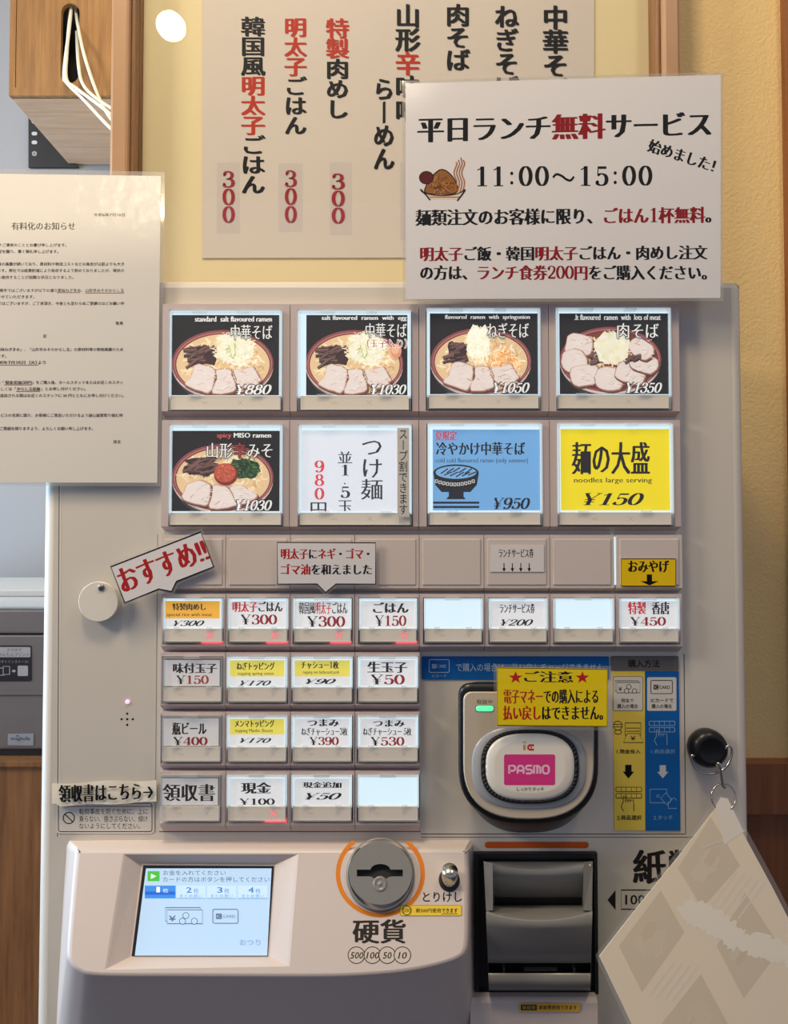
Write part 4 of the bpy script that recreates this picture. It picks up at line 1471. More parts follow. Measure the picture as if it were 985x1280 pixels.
# print next to the acceptor
b = MB()
p = Pr(b, (0, 0, 0), NF, lift=1.2e-4)
p.rrect(606, 1052.2, 736, 1060.2, 3.6, C(206, 92, 36))
KK = C(38, 34, 34)
p.text('紙幣', (791, 1062, 876, 1105), KK, 'heavy')
p.poly([(759.5, 1125), (769.5, 1112.5), (769.5, 1137.5)], KK)
p.frame(776.5, 1112.5, 866, 1136.5, 1.2, KK)
p.text('1000 5000', (781.5, 1118.5, 860, 1131), KK, 'bold')
part(b, 'bill_lettering', 'print', MACH, 'orange bar and black banknote lettering')
# ticket tray block below the acceptor
b = MB()
bb = wb(588, 1249, 747.5, 1420, -0.012, 0)
xa, xb2 = bb[0], bb[1]
prof = [(0.0, bb[5] + .001), (-.009, bb[5]), (-.0112, bb[5] - .001), (-.012, bb[5] - .003), (-.016, bb[4]), (0.0, bb[4])]
b.loft([[(xa, y, z) for y, z in prof], [(xb2, y, z) for y, z in prof]], smooth=False, cap0=True, cap1=True)
part(b, 'ticket_tray', 'coinbody', MACH, bevel=0.002, seg=3)


# ------------------------------------------------------------------ paper, stickers and signs
def grid(q, n=26):
    """n x n grid over the quad q = TL, TR, BR, BL"""
    a = np.array(q, float)
    return [[tuple((a[0] * (1 - u) + a[1] * u) * (1 - v) + (a[3] * (1 - u) + a[2] * u) * v) for u in np.linspace(0, 1, n)] for v in np.linspace(0, 1, n)]


def bend_all(mb, fn):
    """carry every vertex along to the bent sheet"""
    o = []
    for x, y, z in mb.v:
        d = fn(x, z)
        k = (y + d + D) / (y + D)
        o.append((x * k, y + d, ZC + (z - ZC) * k))
    mb.v = o


def sheet(name, label, cat, outline, Y, th, draw, bg=WHT, mt='print_lam', film=None, group=None, paper='paper', bend=None):
    xs = [q[0] for q in outline]
    ys = [q[1] for q in outline]
    loc = HY((min(xs) + max(xs)) / 2, max(ys), Y)
    t = thing(name, label, cat, loc, group)
    b = MB()
    if bend:
        g = grid(outline)
        b.loft([PY(r, Y) for r in g], bg, closed=False)
        b.loft([PY(r, Y + th) for r in g], bg, closed=False)
        for e in (g[0], g[-1], [r[0] for r in g], [r[-1] for r in g]):
            b.loft([PY(e, Y), PY(e, Y + th)], bg, closed=False)
    else:
        slab(b, outline, Y, th, bg)
    p = Pr(b, (0, Y, 0), NF)
    draw(p)
    if bend:
        bend_all(b, bend)
    part(b, paper, mt, t)
    if film:
        b = MB()
        if bend:
            for yy in (Y + th * .4, Y + th * .6):
                b.loft([PY(r, yy) for r in grid(film)], closed=False)
            bend_all(b, bend)
        else:
            fo = PY(film, Y + th * .6)
            ins = PY(outline, Y + th * .6)
            b.ngon(fo, holes=[ins])
        part(b, 'laminate_edge', 'film', t)
    return t


def d_lunch(p):
    p.text([('平日ランチ', BLK), ('無料', DRED), ('サービス', BLK)], (521.5, 142.5, 889.5, 174.5), None, 'minbold', skew=-.021)
    p.text('始めました！', (808.5, 186, 896, 203), BLK, 'minbold', rot=-18)
    p.text('11:00~15:00', (596.5, 207.5, 815.5, 232.5), BLK, 'serif', skew=-.004, spacing=.12)
    p.text([('麺類注文のお客様に限り、', BLK), ('ごはん1杯無料', DRED), ('。', BLK)], (519, 260, 889.5, 280.5), None, 'minbold', skew=-.010)
    p.text([('明太子', DRED), ('ご飯・韓国', BLK), ('明太子', DRED), ('ごはん・肉めし注文', BLK)], (525, 307.5, 884.5, 325.5), None, 'minbold', skew=-.006)
    p.text([('の方は、', BLK), ('ランチ食券200円', DRED), ('をご購入ください。', BLK)], (525, 331.5, 884, 350), None, 'minbold')
    # little noodle bowl drawing
    O1, O2, KB = C(150, 96, 44), C(196, 140, 84), C(30, 20, 16)
    p.poly([(527, 236), (580.5, 236), (572, 249), (536, 249)], C(226, 206, 180))
    p.poly([tuple(q) for q in catmull([(530, 239), (538, 222), (552, 211), (566, 220), (573, 236), (566, 243), (540, 243)], 5, True)], KB)
    p.poly([tuple(q) for q in catmull([(531.5, 238.5), (539, 223.5), (552, 212.5), (565, 221), (571.5, 236), (565, 242), (541, 242)], 5, True)], O1)
    strands(p, 552, 230, 14, 11, 46, [O2, C(124, 76, 36), C(170, 116, 60), C(90, 54, 30)], 5, (5, 10), (.6, 1.2))
    p.disc(533, 222, 9.3, KB, 8.3)
    p.disc(533, 222, 8.4, C(92, 30, 36), 7.4)
    for k in range(4):
        x = 568.5 + k * 3.2
        p.line([tuple(q) for q in catmull([(x, 240), (x + 2.5, 228), (x - 1, 216), (x + 2.6, 205), (x + 1, 197 + abs(k - 2) * 3)], 5)], 1.5, C(168, 104, 56))
    p.line([tuple(q) for q in catmull([(525.5, 236), (528, 240), (540, 243.5), (556, 244.5), (572, 242), (581.5, 236.5)], 5)], 1.1, KB)
    p.line([(526, 237), (533, 244), (537.5, 250)], 1.8, KB)
    p.line([(581.5, 237.5), (577, 244), (571.5, 251)], 1.8, KB)
    p.line([(537, 246.3), (574, 246.3)], .7, C(150, 40, 36))


cl_ = HY(503, 101, -0.0165)


def bend_lunch(x, z):     # the free upper left corner curls back a little
    s_ = .026 - ((x - cl_[0]) * .62 + (cl_[2] - z) * .78)
    return 6.5 * max(0.0, s_) ** 2


LUN = [(507, 104.5), (901, 93.5), (900.5, 372.5), (507.5, 374)]
sheet('lunch_notice', 'laminated white notice with weekday lunch service hours 11:00 to 15:00', 'notice', LUN, -0.0165, 0.0005, d_lunch, C(226, 221, 219),
      film=[(502.5, 101), (905, 89.5), (904.5, 376), (503.5, 377.5)], bend=bend_lunch)


def d_price(p):
    T = C(70, 62, 58)
    s = 'letter'

    def ln(t, x1, y, x0=None, st=s, h=4.4, col=T):
        # letters keep the size of the sheet; a line may start left of the picture
        n = len(t)
        if x0 is None:
            x0 = x1 - n * 4.78
        p.text(t, (x0, y - h / 2, x1, y + h / 2), col, st)
    ln('令和6年7月10日', 156, 268.5, 117)
    ln('有料化のお知らせ', 94, 282.5, 14.5, h=9.5, st='minlight')
    ln('時下ますますご清栄のこととお慶び申し上げます。', 83, 306.3)
    ln('平素は格別のご高配を賜り、厚く御礼申し上げます。', 73, 314.3)
    ln('さて、昨今の原油等の高騰が続いており、原材料や物流コストなどの負担が以前よりも大き', 155, 330)
    ln('くなっております。弊社では経費削減により吸収するよう努めておりましたが、現状の', 155, 338.2)
    ln('価格を維持することが困難な状況となりました。', 92, 346.6)
    ln('つきましては誠に勝手ではございますが以下の通り', 71, 363)
    ln('薬味ねぎ多め、山形辛みそのからし玉', 155, 363, 72, 'minlight')
    p.line([(71, 365.8), (100, 365.8)], .7, C(150, 70, 56))
    p.line([(106, 366.2), (155, 366.2)], .7, C(150, 70, 56))
    ln('を有料化とさせていただきます。', 43, 371)
    ln('大変恐縮ではございますが、ご了承頂き、今後とも変わらぬご愛顧のほどお願い申', 155, 379.2)
    ln('敬具', 154, 404)
    ln('記', 58, 420, 54)
    ln('対象「薬味ねぎ多め」、「山形辛みそのからし玉」の原材料等の物価高騰のため', 154, 436.8)
    ln('有料とします。', 8, 445)
    ln('令和6年7月16日（火）', 46, 453, st='mincho')
    p.line([(-40, 456.3), (48, 456.3)], .7, C(150, 70, 56))
    ln('より', 57, 453)
    ln('券売機「', 5, 478)
    ln('現金追加50円', 39.5, 478, 6, 'mincho')
    p.line([(5, 481), (40, 481)], .7, C(150, 70, 56))
    ln('」をご購入後、ホールスタッフまたはお近くのスタッ', 153.5, 478, 40)
    ln('フもしくは「', 20, 486)
    ln('からし玉追加', 50, 486, 21, 'mincho')
    p.line([(20, 489.2), (50, 489.2)], .7, C(150, 70, 56))
    ln('」とお申し付けください。', 107, 486, 51)
    ln('追加される際はお近くのスタッフに 50 円とともにお申し付けください。', 154.5, 494.3, 0)
    ln('サービスの充実に図り、お客様にご満足いただけるよう誠心誠意取り組む所', 153.5, 519)
    ln('ご愛顧を賜りますよう、よろしくお願い申し上げます。', 116, 535.6, 0)
    ln('店主', 151, 552, 141.5)


sheet('price_notice', 'laminated white letter of small black print hanging at left edge of machine', 'notice',
      [(-88, 216), (201, 220), (196.5, 603.5), (-88, 603)], -0.006, 0.0005, d_price, C(224, 217, 206),
      film=[(-94, 209), (206, 215), (200.5, 607.5), (-94, 607)], bend=lambda x, z: 3.85 * min(max(0.0, z - ZC - .206), .040) ** 2 + .31 * max(0.0, z - ZC - .246))


def rim_sheet(p, pts, w=1.6):
    p.line(pts, w, BLK, True)


OS = [(138.5, 708.5), (251, 665), (267, 708.5), (220.5, 727), (214.5, 739.5), (198.5, 736.5), (156, 753.5)]
OSF = [(134, 706), (252.5, 660.5), (272.5, 710.5), (224, 729.5), (216.5, 744), (199, 740.5), (153.5, 758.5)]


def d_os(p):
    rim_sheet(p, OS, 2.0)
    p.text('おすすめ!!', (144.5, 691, 262, 722), C(178, 24, 20), 'minbold', rot=21.3)


sheet('recommendation_tag', 'white speech-bubble tag with red lettering tilted beside the white disc', 'tag', OS, -0.0125, 0.0004, d_os, C(230, 224, 220), film=OSF)
ME = [(346.5, 678), (469.5, 678.5), (469.5, 730), (420, 730), (407, 740.5), (396.5, 730), (347, 730)]
MEF = [(344, 676), (472, 676), (472, 733), (422, 733), (407, 744), (394, 733), (344, 733)]


def d_me(p):
    rim_sheet(p, ME, 1.4)
    p.text([('明太子', C(178, 24, 20)), ('に', BLK), ('ネギ', C(178, 24, 20)), ('・', BLK), ('ゴマ', C(178, 24, 20)), ('・', BLK)], (351, 685.5, 462, 699), None, 'minbold')
    p.text([('ゴマ油', C(178, 24, 20)), ('を和えました', BLK)], (351, 705, 465, 718.5), None, 'minbold')


sheet('cod_roe_tag', 'white speech-bubble tag with two lines of print pointing to the korean rice button', 'tag', ME, -0.0125, 0.0004, d_me, C(226, 220, 216), film=MEF)


def d_lt(p):
    p.text('ランチサービス券', (623.5, 686, 667, 697), BLK, 'mincho')
    for x in (630, 640.5, 651, 661.5):
        p.line([(x, 704), (x, 712)], 1.1, BLK)
        p.poly([(x - 2.2, 710.2), (x + 2.2, 710.2), (x, 714.8)], BLK)


sheet('lunch_ticket_label', 'small white paper label with four down arrows above lunch ticket button', 'label', [(613, 681.5), (680, 681.5), (680, 714.8), (613, 714.8)], -0.0096, 0.0003, d_lt, C(226, 218, 212), 'print', paper='paper')


def d_om(p):
    p.line([(776.6, 698.6), (844.5, 698.6), (844.5, 732.6), (776.6, 732.6)], 1.2, BLK, True)
    p.text('おみやげ', (785, 700.5, 836.5, 715.5), BLK, 'minbold')
    p.rect(808.5, 718, 815, 727.5, BLK)
    p.poly([(800.5, 726.5), (823.5, 726.5), (812, 731.8)], BLK)


sheet('souvenir_label', 'small yellow label with a thick black down arrow at right of blank plates', 'label', [(776, 698), (845, 698), (845, 733.2), (776, 733.2)], -0.0098, 0.0003, d_om, C(240, 198, 22), 'print')


def d_cau(p):
    p.line([(621.6, 834.8), (759.2, 836.8), (758.8, 908), (622, 906.6)], 1.0, BLK, True)
    for cx in (644.5, 728):
        p.poly([(cx + (9 if k % 2 == 0 else 3.7) * math.sin(k * math.pi / 5), 847 - (8.2 if k % 2 == 0 else 3.3) * math.cos(k * math.pi / 5)) for k in range(10)], C(196, 30, 26))
    p.text('ご注意', (655, 839, 717, 853), BLK, 'mincho', skew=.01)
    p.text([('電子マネー', C(190, 28, 24)), ('での購入による', BLK)], (629.5, 861.5, 748, 879.5), None, 'minbold')
    p.text([('払い戻し', C(190, 28, 24)), ('はできません。', BLK)], (628.5, 882, 754, 900), None, 'minbold')


CAU = [(621, 834), (759.8, 836.2), (759.4, 908.6), (621.4, 907.2)]
sheet('caution_sign', 'bright yellow caution sign with two red stars taped over the card reader', 'sign', CAU, -0.0385, 0.0005, d_cau, C(246, 214, 6), film=[(617, 830), (764, 832.5), (763.5, 913), (617.5, 911)])


def d_sup(p):
    p.vtext([('スープ割できます', BLK)], 498.5, 509.5, (536, 643.5), 'sans')


sheet('soup_label', 'narrow vertical paper strip label on the dipping noodle button', 'label', [(496.5, 535), (511.5, 535), (511.7, 646), (496.7, 646)], -0.0122, 0.0003, d_sup, C(208, 202, 192), 'print')


# warning sticker, and the curled receipt strip over it
def d_warn(p):
    K2 = C(44, 38, 36)
    p.line(rr(73, 1004, 190, 1039.5, 3), 1.0, K2, True)
    p.text('転倒事故防止のお願い', (106, 1000.5, 156, 1006), K2, 'bold')
    p.line([(73, 1008), (190, 1008)], .8, K2)
    p.ring(86, 1022.5, 7, 1.3, K2)
    p.line([(81, 1017.5), (91, 1027.5)], 1.3, K2)
    p.text('転倒事故を防ぐために、上に', (99, 1010.5, 184.5, 1018), K2, 'sans')
    p.text('乗らない、揺さぶらない、傾け', (99, 1019.5, 184.5, 1027.5), K2, 'sans')
    p.text('ないようにしてください。', (99, 1029, 175, 1036), K2, 'sans')


sheet('warning_sticker', 'small white sticker with a no-entry symbol and three lines of print', 'sticker', rr(70.5, 999, 192.5, 1042, 4), -0.0004, 0.0003, d_warn, C(222, 214, 202), 'print', paper='backing')
b = MB()
cols = []
NX = 26
PB = C(228, 219, 202)
x0s, x1s = 65, 195.5


def wav(t):
    return -0.0014 - 0.0012 * abs(math.sin(t * 7.0 + .6))


r0, r1, r0b, r1b = [], [], [], []
for i in range(NX + 1):
    t = i / NX
    x = x0s + (x1s - x0s) * t
    yt = 979.5 - 4.5 * t + 1.2 * math.sin(t * 9)
    yb_ = 1008 - 5.5 * t - (4 if t < .06 else 0) + 0.8 * math.sin(t * 11 + 1)
    yv = wav(t)
    r0.append(tuple(HY(x, yt, yv)))
    r1.append(tuple(HY(x, yb_, yv - .0022)))
rm = [tuple((np.array(a) * .5 + np.array(c) * .5) + np.array([0, -.0002, 0])) for a, c in zip(r0, r1)]
back = [[(x, y + .0003, z) for x, y, z in rw] for rw in (r0, rm, r1)]
b.loft([r0, rm, r1], PB, closed=False)
b.loft(back, PB, closed=False)
for a, c in ((r0, back[0]), (r1, back[2])):
    b.loft([a, c], PB, closed=False)
# letters follow the paper: placed on the mean plane just above the sheet
pm = MB()
p = Pr(pm, (0, 0, 0), NF)
p.text('領収書はこちら→', (73, 979.5, 191.5, 1001.5), BLK, 'minbold', skew=-.03)
vv = np.array(pm.v)
x0w, x1w = r0[0][0], r0[-1][0]
R0, RM, R1_ = np.array(r0), np.array(rm), np.array(r1)
nv = []
for q in vv:
    f = min(max((q[0] - x0w) / (x1w - x0w), 0), .99999) * NX
    i = int(f)
    w = f - i
    top, mid, bot = [A[i] * (1 - w) + A[i + 1] * w for A in (R0, RM, R1_)]
    # project along the camera ray onto the bent sheet
    k = min(max((top[2] - q[2]) / (top[2] - bot[2]), 0), 1)
    yy = top[1] * (1 - 2 * k) + mid[1] * 2 * k if k < .5 else mid[1] * (2 - 2 * k) + bot[1] * (2 * k - 1)
    s = (yy - .0012 + D) / D
    nv.append((q[0] * s, yy - .0012, ZC + (q[2] - ZC) * s))
b.add(nv, pm.f, BLK)
solo(b, 'receipt_strip', 'print', 'curled paper strip with black lettering and arrow pointing to receipt button', 'label')


def d_500(p):
    Y2 = C(236, 208, 70)
    p.line(rr(500.3, 1131.6, 576.8, 1144.6, 2), .6, C(150, 120, 30), True)
    p.ring(508.5, 1138, 5.6, 1.0, BLK)
    p.text('500', (504, 1135.5, 513, 1140.6), BLK, 'sans')
    p.text('新500円使用', (520, 1135.3, 551, 1141), BLK, 'bold')
    p.text('できます', (552, 1135.3, 572, 1141), BLK, 'heavy')
    p.line([(552, 1142.3), (572, 1142.3)], .7, BLK)


b = MB()
pts = rr(500, 1131.2, 577.2, 1145, 2)
b.loft([P3(pts, fA + fn * .00005, fn), P3(pts, fA + fn * .0003, fn)], C(238, 204, 70), smooth=False, cap0=True, cap1=True)
p = Pr(b, fA + fn * .0003, fn)
d_500(p)
solo(b, 'coin_sticker', 'print', 'tiny yellow sticker with a ringed 500 below the metal knob', 'sticker')
b = MB()
slab(b, rr(649, 1254, 725, 1264.8, 1), -0.0129, .0003, C(222, 176, 72))
p = Pr(b, (0, -0.0129, 0), NF)
p.rect(651, 1255.8, 671, 1263, C(60, 52, 40))
p.text('新紙幣', (653, 1257, 669.5, 1262), C(200, 180, 130), 'sans')
p.text('新紙幣使用できます', (674, 1256.6, 721, 1262), BLK, 'bold')
solo(b, 'banknote_sticker', 'print', 'tiny orange sticker with a black block on the tray under the bill acceptor', 'sticker')

# ------------------------------------------------------------------ white disc, hook, ring, hanging menu
dc = HY(123.5, 752, -0.006)
b = MB()
rD = 24.6 * .617e-3
b.lathe((dc[0], -0.0005, dc[2]), (0, -1, 0), [(rD, 0.0040), (rD, .0062), (rD * .985, .0066), (rD * .972, .0067)], 48)
b.lathe((dc[0], 0, dc[2]), (0, -1, 0), [(rD * .4, 0), (rD * .4, .0046)], 32)
wdz = thing('white_disc', 'round white plastic disc screwed to the machine below the tilted red-lettered tag', 'disc', (dc[0], 0, dc[2] - rD))
part(b, 'plate', 'white', wdz)
b = MB()
sc = HY(126, 734.5, -0.008)
b.lathe((sc[0], -0.0067, sc[2]), (0, -1, 0), [(.0027, 0), (.0026, .0012), (.0018, .0018), (0, .0019)], 20)
b.box((sc[0] - .0018, sc[0] + .0018, -.0088, -.0082, sc[2] - .0003, sc[2] + .0003), mi=1)
part(b, 'screw', ['steel', 'dark'], wdz, 'grey screw head')

mc = HY(886, 936, -0.008)
hk = thing('magnetic_hook', 'round black magnetic hook with wire bail on the right of the card panel', 'hook', (mc[0], 0, mc[2] - .015))
b = MB()
rM = 23 * .617e-3
b.lathe((mc[0], 0, mc[2]), (0, -1, 0), [(rM * .9, 0), (rM, .0015), (rM * 1.02, .006), (rM * .95, .0105), (rM * .78, .013), (rM * .66, .0136), (rM * .6, .0132), (0, .0132)], 48)
part(b, 'magnet', 'black', hk)
b = MB()
wr = catmull([(867.5, 945), (864.5, 944.5), (866, 955), (874, 964), (886, 967.5), (898, 965), (908, 958), (914, 946), (914.5, 935), (910, 932.5), (906.5, 936)], 6)
b.tube([HY(q[0], q[1], -.0125) for q in wr], .00085, 8)
part(b, 'wire_bail', 'metal', hk)
b = MB()
hp = [HY(901.5, 966, -.0100), HY(896.5, 957, -.0150), HY(897, 954.3, -.0172), HY(899.5, 956, -.0178), HY(901.5, 968, -.0175), HY(903.5, 982, -.0170), HY(905.5, 984.5, -.0158), HY(905, 981, -.0145), HY(901, 966, -.0135)]
b.tube([tuple(q) for q in catmull(hp, 5)], .0011, 8)
part(b, 'clip', 'metal', hk)
b = MB()
rc = np.array(HY(904.5, 996.5, -.017))
RR = 15.8 * .600e-3
b.tube([(rc[0] + RR * math.cos(2 * math.pi * k / 40), rc[1] + .002 * math.sin(2 * math.pi * k / 40 + .6), rc[2] + RR * math.sin(2 * math.pi * k / 40)) for k in range(40)], .00062, 8, closed=True)
solo(b, 'wire_ring', 'metal', 'thin metal ring linking the black hook and the hanging sheet', 'ring')

# hanging sheet: plane leaning out towards the bottom
hp0 = np.array(HY(904, 1000, -0.018))
hp1 = np.array(HY(904, 1280, -0.070))
hd = hp1 - hp0
hn = np.array([0.06, hd[2], -hd[1]])
hn = hn / np.linalg.norm(hn)
hn = hn if hn[1] < 0 else -hn
MS = [(903.5, 1001), (916, 1018), (940, 1062), (965, 1108), (1010, 1196), (1075, 1320), (1100, 1400), (850, 1400), (792, 1284), (776, 1250), (749.5, 1195), (757, 1185), (800, 1130), (850, 1068), (890, 1016)]
MF = [(904, 993.5), (908, 996), (922, 1016), (946, 1060), (972, 1108), (1017, 1196), (1083, 1322), (1108, 1404), (848, 1404), (787, 1286), (770, 1250), (746.5, 1201), (744.5, 1194), (748, 1188), (755, 1180), (796, 1127), (847, 1063), (887, 1010), (899, 995)]
hs = thing('hanging_menu_sheet', 'laminated white sheet hanging by its corner from the ring, faint pictures showing through', 'sheet', hit((904, 1000), hp0, hn)[0])
b = MB()
PC = C(250, 232, 200)
f1 = P3(MS, hp0, hn)
f2 = [tuple(np.array(q) - hn * .0004) for q in f1]
b.ngon(f1, PC); b.ngon(f2, PC); b.loft([f1, f2], PC, smooth=False)
p = Pr(b, hp0, hn)
T1, T2, T3 = C(229, 212, 180), C(224, 206, 172), C(243, 230, 205)


def cvt(x, y):
    return (730 + x / 3.282, 890 + y / 3.282)


for poly_, sd in (([(520, 430), (640, 630), (485, 805), (385, 640)], 1), ([(315, 732), (412, 905), (238, 1150), (143, 960)], 2), ([(480, 1075), (590, 1280), (560, 1340), (270, 1340)], 3), ([(660, 740), (808, 970), (655, 1175), (545, 960)], 4)):
    q = [cvt(*a) for a in poly_]
    p.poly(q, T1)
    cx, cy = sum(a[0] for a in q) / 4, sum(a[1] for a in q) / 4
    rg = random.Random(sd)
    for k in range(5):
        p.poly(blob(cx + rg.uniform(-8, 8), cy + rg.uniform(-12, 12), rg.uniform(6, 14), rg.uniform(8, 18), sd * 10 + k, .25, 18, .6), rg.choice([C(233, 217, 187), C(225, 207, 174), C(231, 214, 182)]))
for k in range(5):      # ghost lines of print, mirrored through the paper
    ax, ay = 520 + k * 28, 800 + k * 12
    p.line([cvt(ax, ay), cvt(ax + 110, ay - 150)], 2.2, T3)
for k in range(4):
    ax, ay = 265 + k * 32, 1165 + k * 6
    p.line([cvt(ax, ay), cvt(ax + 105, ay - 140)], 2.2, T3)
WP = C(253, 242, 218)
rg = random.Random(77)
for (x0, y0, x1, y1, w0, w1, k) in ((440, 815, 590, 900, 52, 40, 9), (600, 925, 905, 1020, 46, 40, 16), (700, 965, 905, 1010, 30, 40, 8)):
    for i in range(k):
        t = i / (k - 1)
        cx, cy = cvt(x0 + (x1 - x0) * t, y0 + (y1 - y0) * t)
        p.poly(blob(cx, cy, (w0 + (w1 - w0) * t) / 3.3 * rg.uniform(.5, 1.15), (w0 + (w1 - w0) * t) / 3.3 * rg.uniform(.55, 1.2), 500 + i, .34, 20, .5), WP)
p.line([cvt(480, 560), cvt(560, 530), cvt(660, 485)], 2.4, C(232, 220, 198))
p.poly([cvt(540, 385), cvt(560, 350), cvt(590, 355), cvt(655, 490), cvt(575, 545)], C(244, 234, 214))
part(b, 'paper', 'print_lam', hs)
b = MB()
b.ngon(P3(MF, hp0 - hn * .0002, hn), holes=[P3(MS, hp0 - hn * .0002, hn)])
part(b, 'laminate_edge', 'film', hs)

# ------------------------------------------------------------------ framed handwritten menu behind the machine
YF = 0.14
fr = thing('framed_menu', 'large framed hand-lettered menu board behind glass on the wall above the machine', 'menu board', (0, YW, HY(490, 398, YF)[2]))
zt, zb = HY(490, -330, YF)[2], HY(490, 398, YF)[2]
xa0, xa1 = HY(136.5, 180, YF)[0], HY(160, 180, YF)[0]
xb0, xb1 = HY(829, 60, YF)[0], HY(851, 60, YF)[0]
for (u, v) in ((xa0, xa1), (xb0, xb1)):
    b = MB()
    b.box((u, v, YF, YW - .001, zb, zt))
    part(b, 'side_rail', 'railwood', fr, bevel=.003)
for (u, v) in ((xa1, xa1 + .004), (xb0 - .004, xb0)):
    b = MB()
    b.box((u, v, YF + .006, YW - .001, zb + .014, zt - .014))
    part(b, 'inner_lip', 'cab', fr, bevel=.001)
for z0, z1 in ((zt - .014, zt), (zb, zb + .014)):
    b = MB()
    b.box((xa1, xb0, YF, YW - .001, z0, z1))
    part(b, 'cross_rail', 'railwood', fr, bevel=.003)
b = MB(); b.box((xa1, xb0, YF + .030, YF + .0385, zb + .014, zt - .014)); part(b, 'mat_board', 'mataboard', fr)
b = MB()
YP = YF + .0285
PAP = C(206, 196, 184)
slab(b, [(252, -260), (743, -260), (742.5, 321.5), (252.5, 322.5)], YP, .0012, PAP)
p = Pr(b, (0, YP, 0), NF)
BR = C(176, 50, 32)
for x0, y0, x1, y1 in ((271, 203, 300, 292), (348, 204, 378.5, 290), (412, 203, 440, 294), (500, 203, 524, 300)):
    p.rect(x0, y0, x1, y1, C(196, 186, 180))
p.vtext([('韓国風', BLK), ('明太子', BR), ('ごはん', BLK)], 302, 331, (21, 243))
p.vtext([('明太子', BR), ('ごはん', BLK)], 356, 383, (22, 169))
p.vtext([('特製', BR), ('肉めし', BLK)], 408, 436, (23, 149))
p.vtext([('山形', BLK), ('辛', BR), ('味噌', BLK)], 495, 525, (5, 154))
p.vtext([('らーめん', BLK)], 467, 493, (97, 213))
p.vtext([('肉そば', BLK)], 558, 587, (5, 89))
p.vtext([('ねぎそば', BLK)], 619, 648, (6, 124))
p.vtext([('中華そば', BLK)], 679, 710, (7, 127))
for x0, x1, y0, y1 in ((278, 293.5, 213, 279), (356, 371, 212, 279), (414.5, 431, 216, 280)):
    for k in range(3):
        h = (y1 - y0) / 3
        p.text('300'[k], (x0, y0 + k * h + .8, x1, y0 + (k + 1) * h - .8), C(150, 38, 44), 'serif')
part(b, 'menu_paper', 'print', fr)
b = MB(); b.box((xa1 + .004, xb0 - .004, YF + .018, YF + .020, zb + .014, zt - .014)); part(b, 'glass_pane', 'glass', fr)

# ------------------------------------------------------------------ wooden box with cables, upper left
YB = 0.37
bx = wb(13, -70, 142, 120, YB, 0.549)
wbx = thing('wooden_wall_box', 'honey coloured wooden wall box with a cable slot at top left', 'box', ((bx[0] + bx[1]) / 2, .549, bx[4]))
xs0, xs1 = HY(76, 50, YB)[0], HY(99, 50, YB)[0]
zs = HY(88, 104, YB)[2]
b = MB()
b.box((bx[0], bx[1], YB + .004, .549, bx[4], bx[4] + .006))          # bottom board
b.box((bx[0], bx[0] + .005, YB + .004, .549, bx[4] + .006, bx[5]))    # side boards
b.box((bx[1] - .005, bx[1], YB + .004, .549, bx[4] + .006, bx[5]))
b.box((bx[0] + .005, bx[1] - .005, YB + .06, YB + .065, bx[4] + .006, bx[5]), mi=1)
part(b, 'carcass', ['cedarside', 'blackmatte'], wbx, bevel=.0006)
b = MB()
zf0 = HY(88, 109.5, YB)[2]
xf0 = HY(20.5, 50, YB)[0]
# front board with a round-ended slot
oz = [(xf0, zf0), (bx[1], zf0), (bx[1], bx[5]), (xf0, bx[5])]
rS = (xs1 - xs0) / 2
cxs = (xs0 + xs1) / 2
ho = [(cxs + rS * math.cos(t), zs + rS + rS * math.sin(t)) for t in np.linspace(math.pi, 2 * math.pi, 12)]
hz1 = HY(88, 4, YB)[2]
ho += [(cxs + rS * math.cos(t), hz1 - rS + rS * math.sin(t)) for t in np.linspace(0, math.pi, 12)]
b.ngon([(x, YB, z) for x, z in oz], holes=[[(x, YB, z) for x, z in ho]])
b.ngon([(x, YB + .006, z) for x, z in oz], holes=[[(x, YB + .006, z) for x, z in ho]])
b.loft([[(x, YB, z) for x, z in oz], [(x, YB + .006, z) for x, z in oz]], smooth=False)
b.loft([[(x, YB, z) for x, z in ho], [(x, YB + .006, z) for x, z in ho]], smooth=False)
part(b, 'front_board', 'cedar', wbx)
b = MB()
frame_bars(b, (bx[0], bx[1], bx[4], bx[5]), (xf0 - .0006, bx[1] - .001, zf0 - .0006, bx[5] - .001), YB - .001, YB + .006)
part(b, 'edge_frame', 'cedar', wbx)
for k, pts in enumerate(([(90, 3), (86, 40), (80, 92), (84, 104), (105, 125), (128, 150), (150, 172)], [(93, 6), (103, 60), (117, 105), (130, 135), (150, 165)], [(96, 40), (98, 80), (104, 106), (122, 124), (150, 142)], [(88, 12), (84, 60), (83, 98), (95, 110), (122, 130), (150, 152)])):
    b = MB()
    path = [HY(q[0], q[1], .39 if i == 0 else (.355 if i < len(pts) - 2 else .345)) for i, q in enumerate(pts)]
    if k == 2:
        path[0] = HY(96, 40, .385)
    b.tube([tuple(q) for q in catmull(path, 6)], .0021, 8)
    solo(b, 'white_cable', 'cable', ['white cable bending lowest out of the wooden box slot', 'white cable hanging straightest and topmost from the wooden box slot', 'short white cable curving rightmost under the wooden box slot', 'white cable in the middle of the bundle below the box slot'][k], 'cable', group='cables from the wooden box')
b = MB()
Yk = .545
tri = [(35, 120), (35, 214), (105, 214)]
a = PY([(35.5, 130), (35.5, 209), (98, 209), (60, 160)], Yk)
a2 = [(x, y + .004, z) for x, y, z in a]
b.ngon(a); b.ngon(a2); b.loft([a, a2], smooth=False)
p = Pr(b, (0, Yk, 0), NF, mi=1, lift=4e-4)
for y in (152, 167, 178):
    p.poly(rr(39.5, y - 2.3, 46.5, y + 2.3, 2.2), C(190, 190, 192))
p.disc(43, 192, 3, C(170, 168, 166))
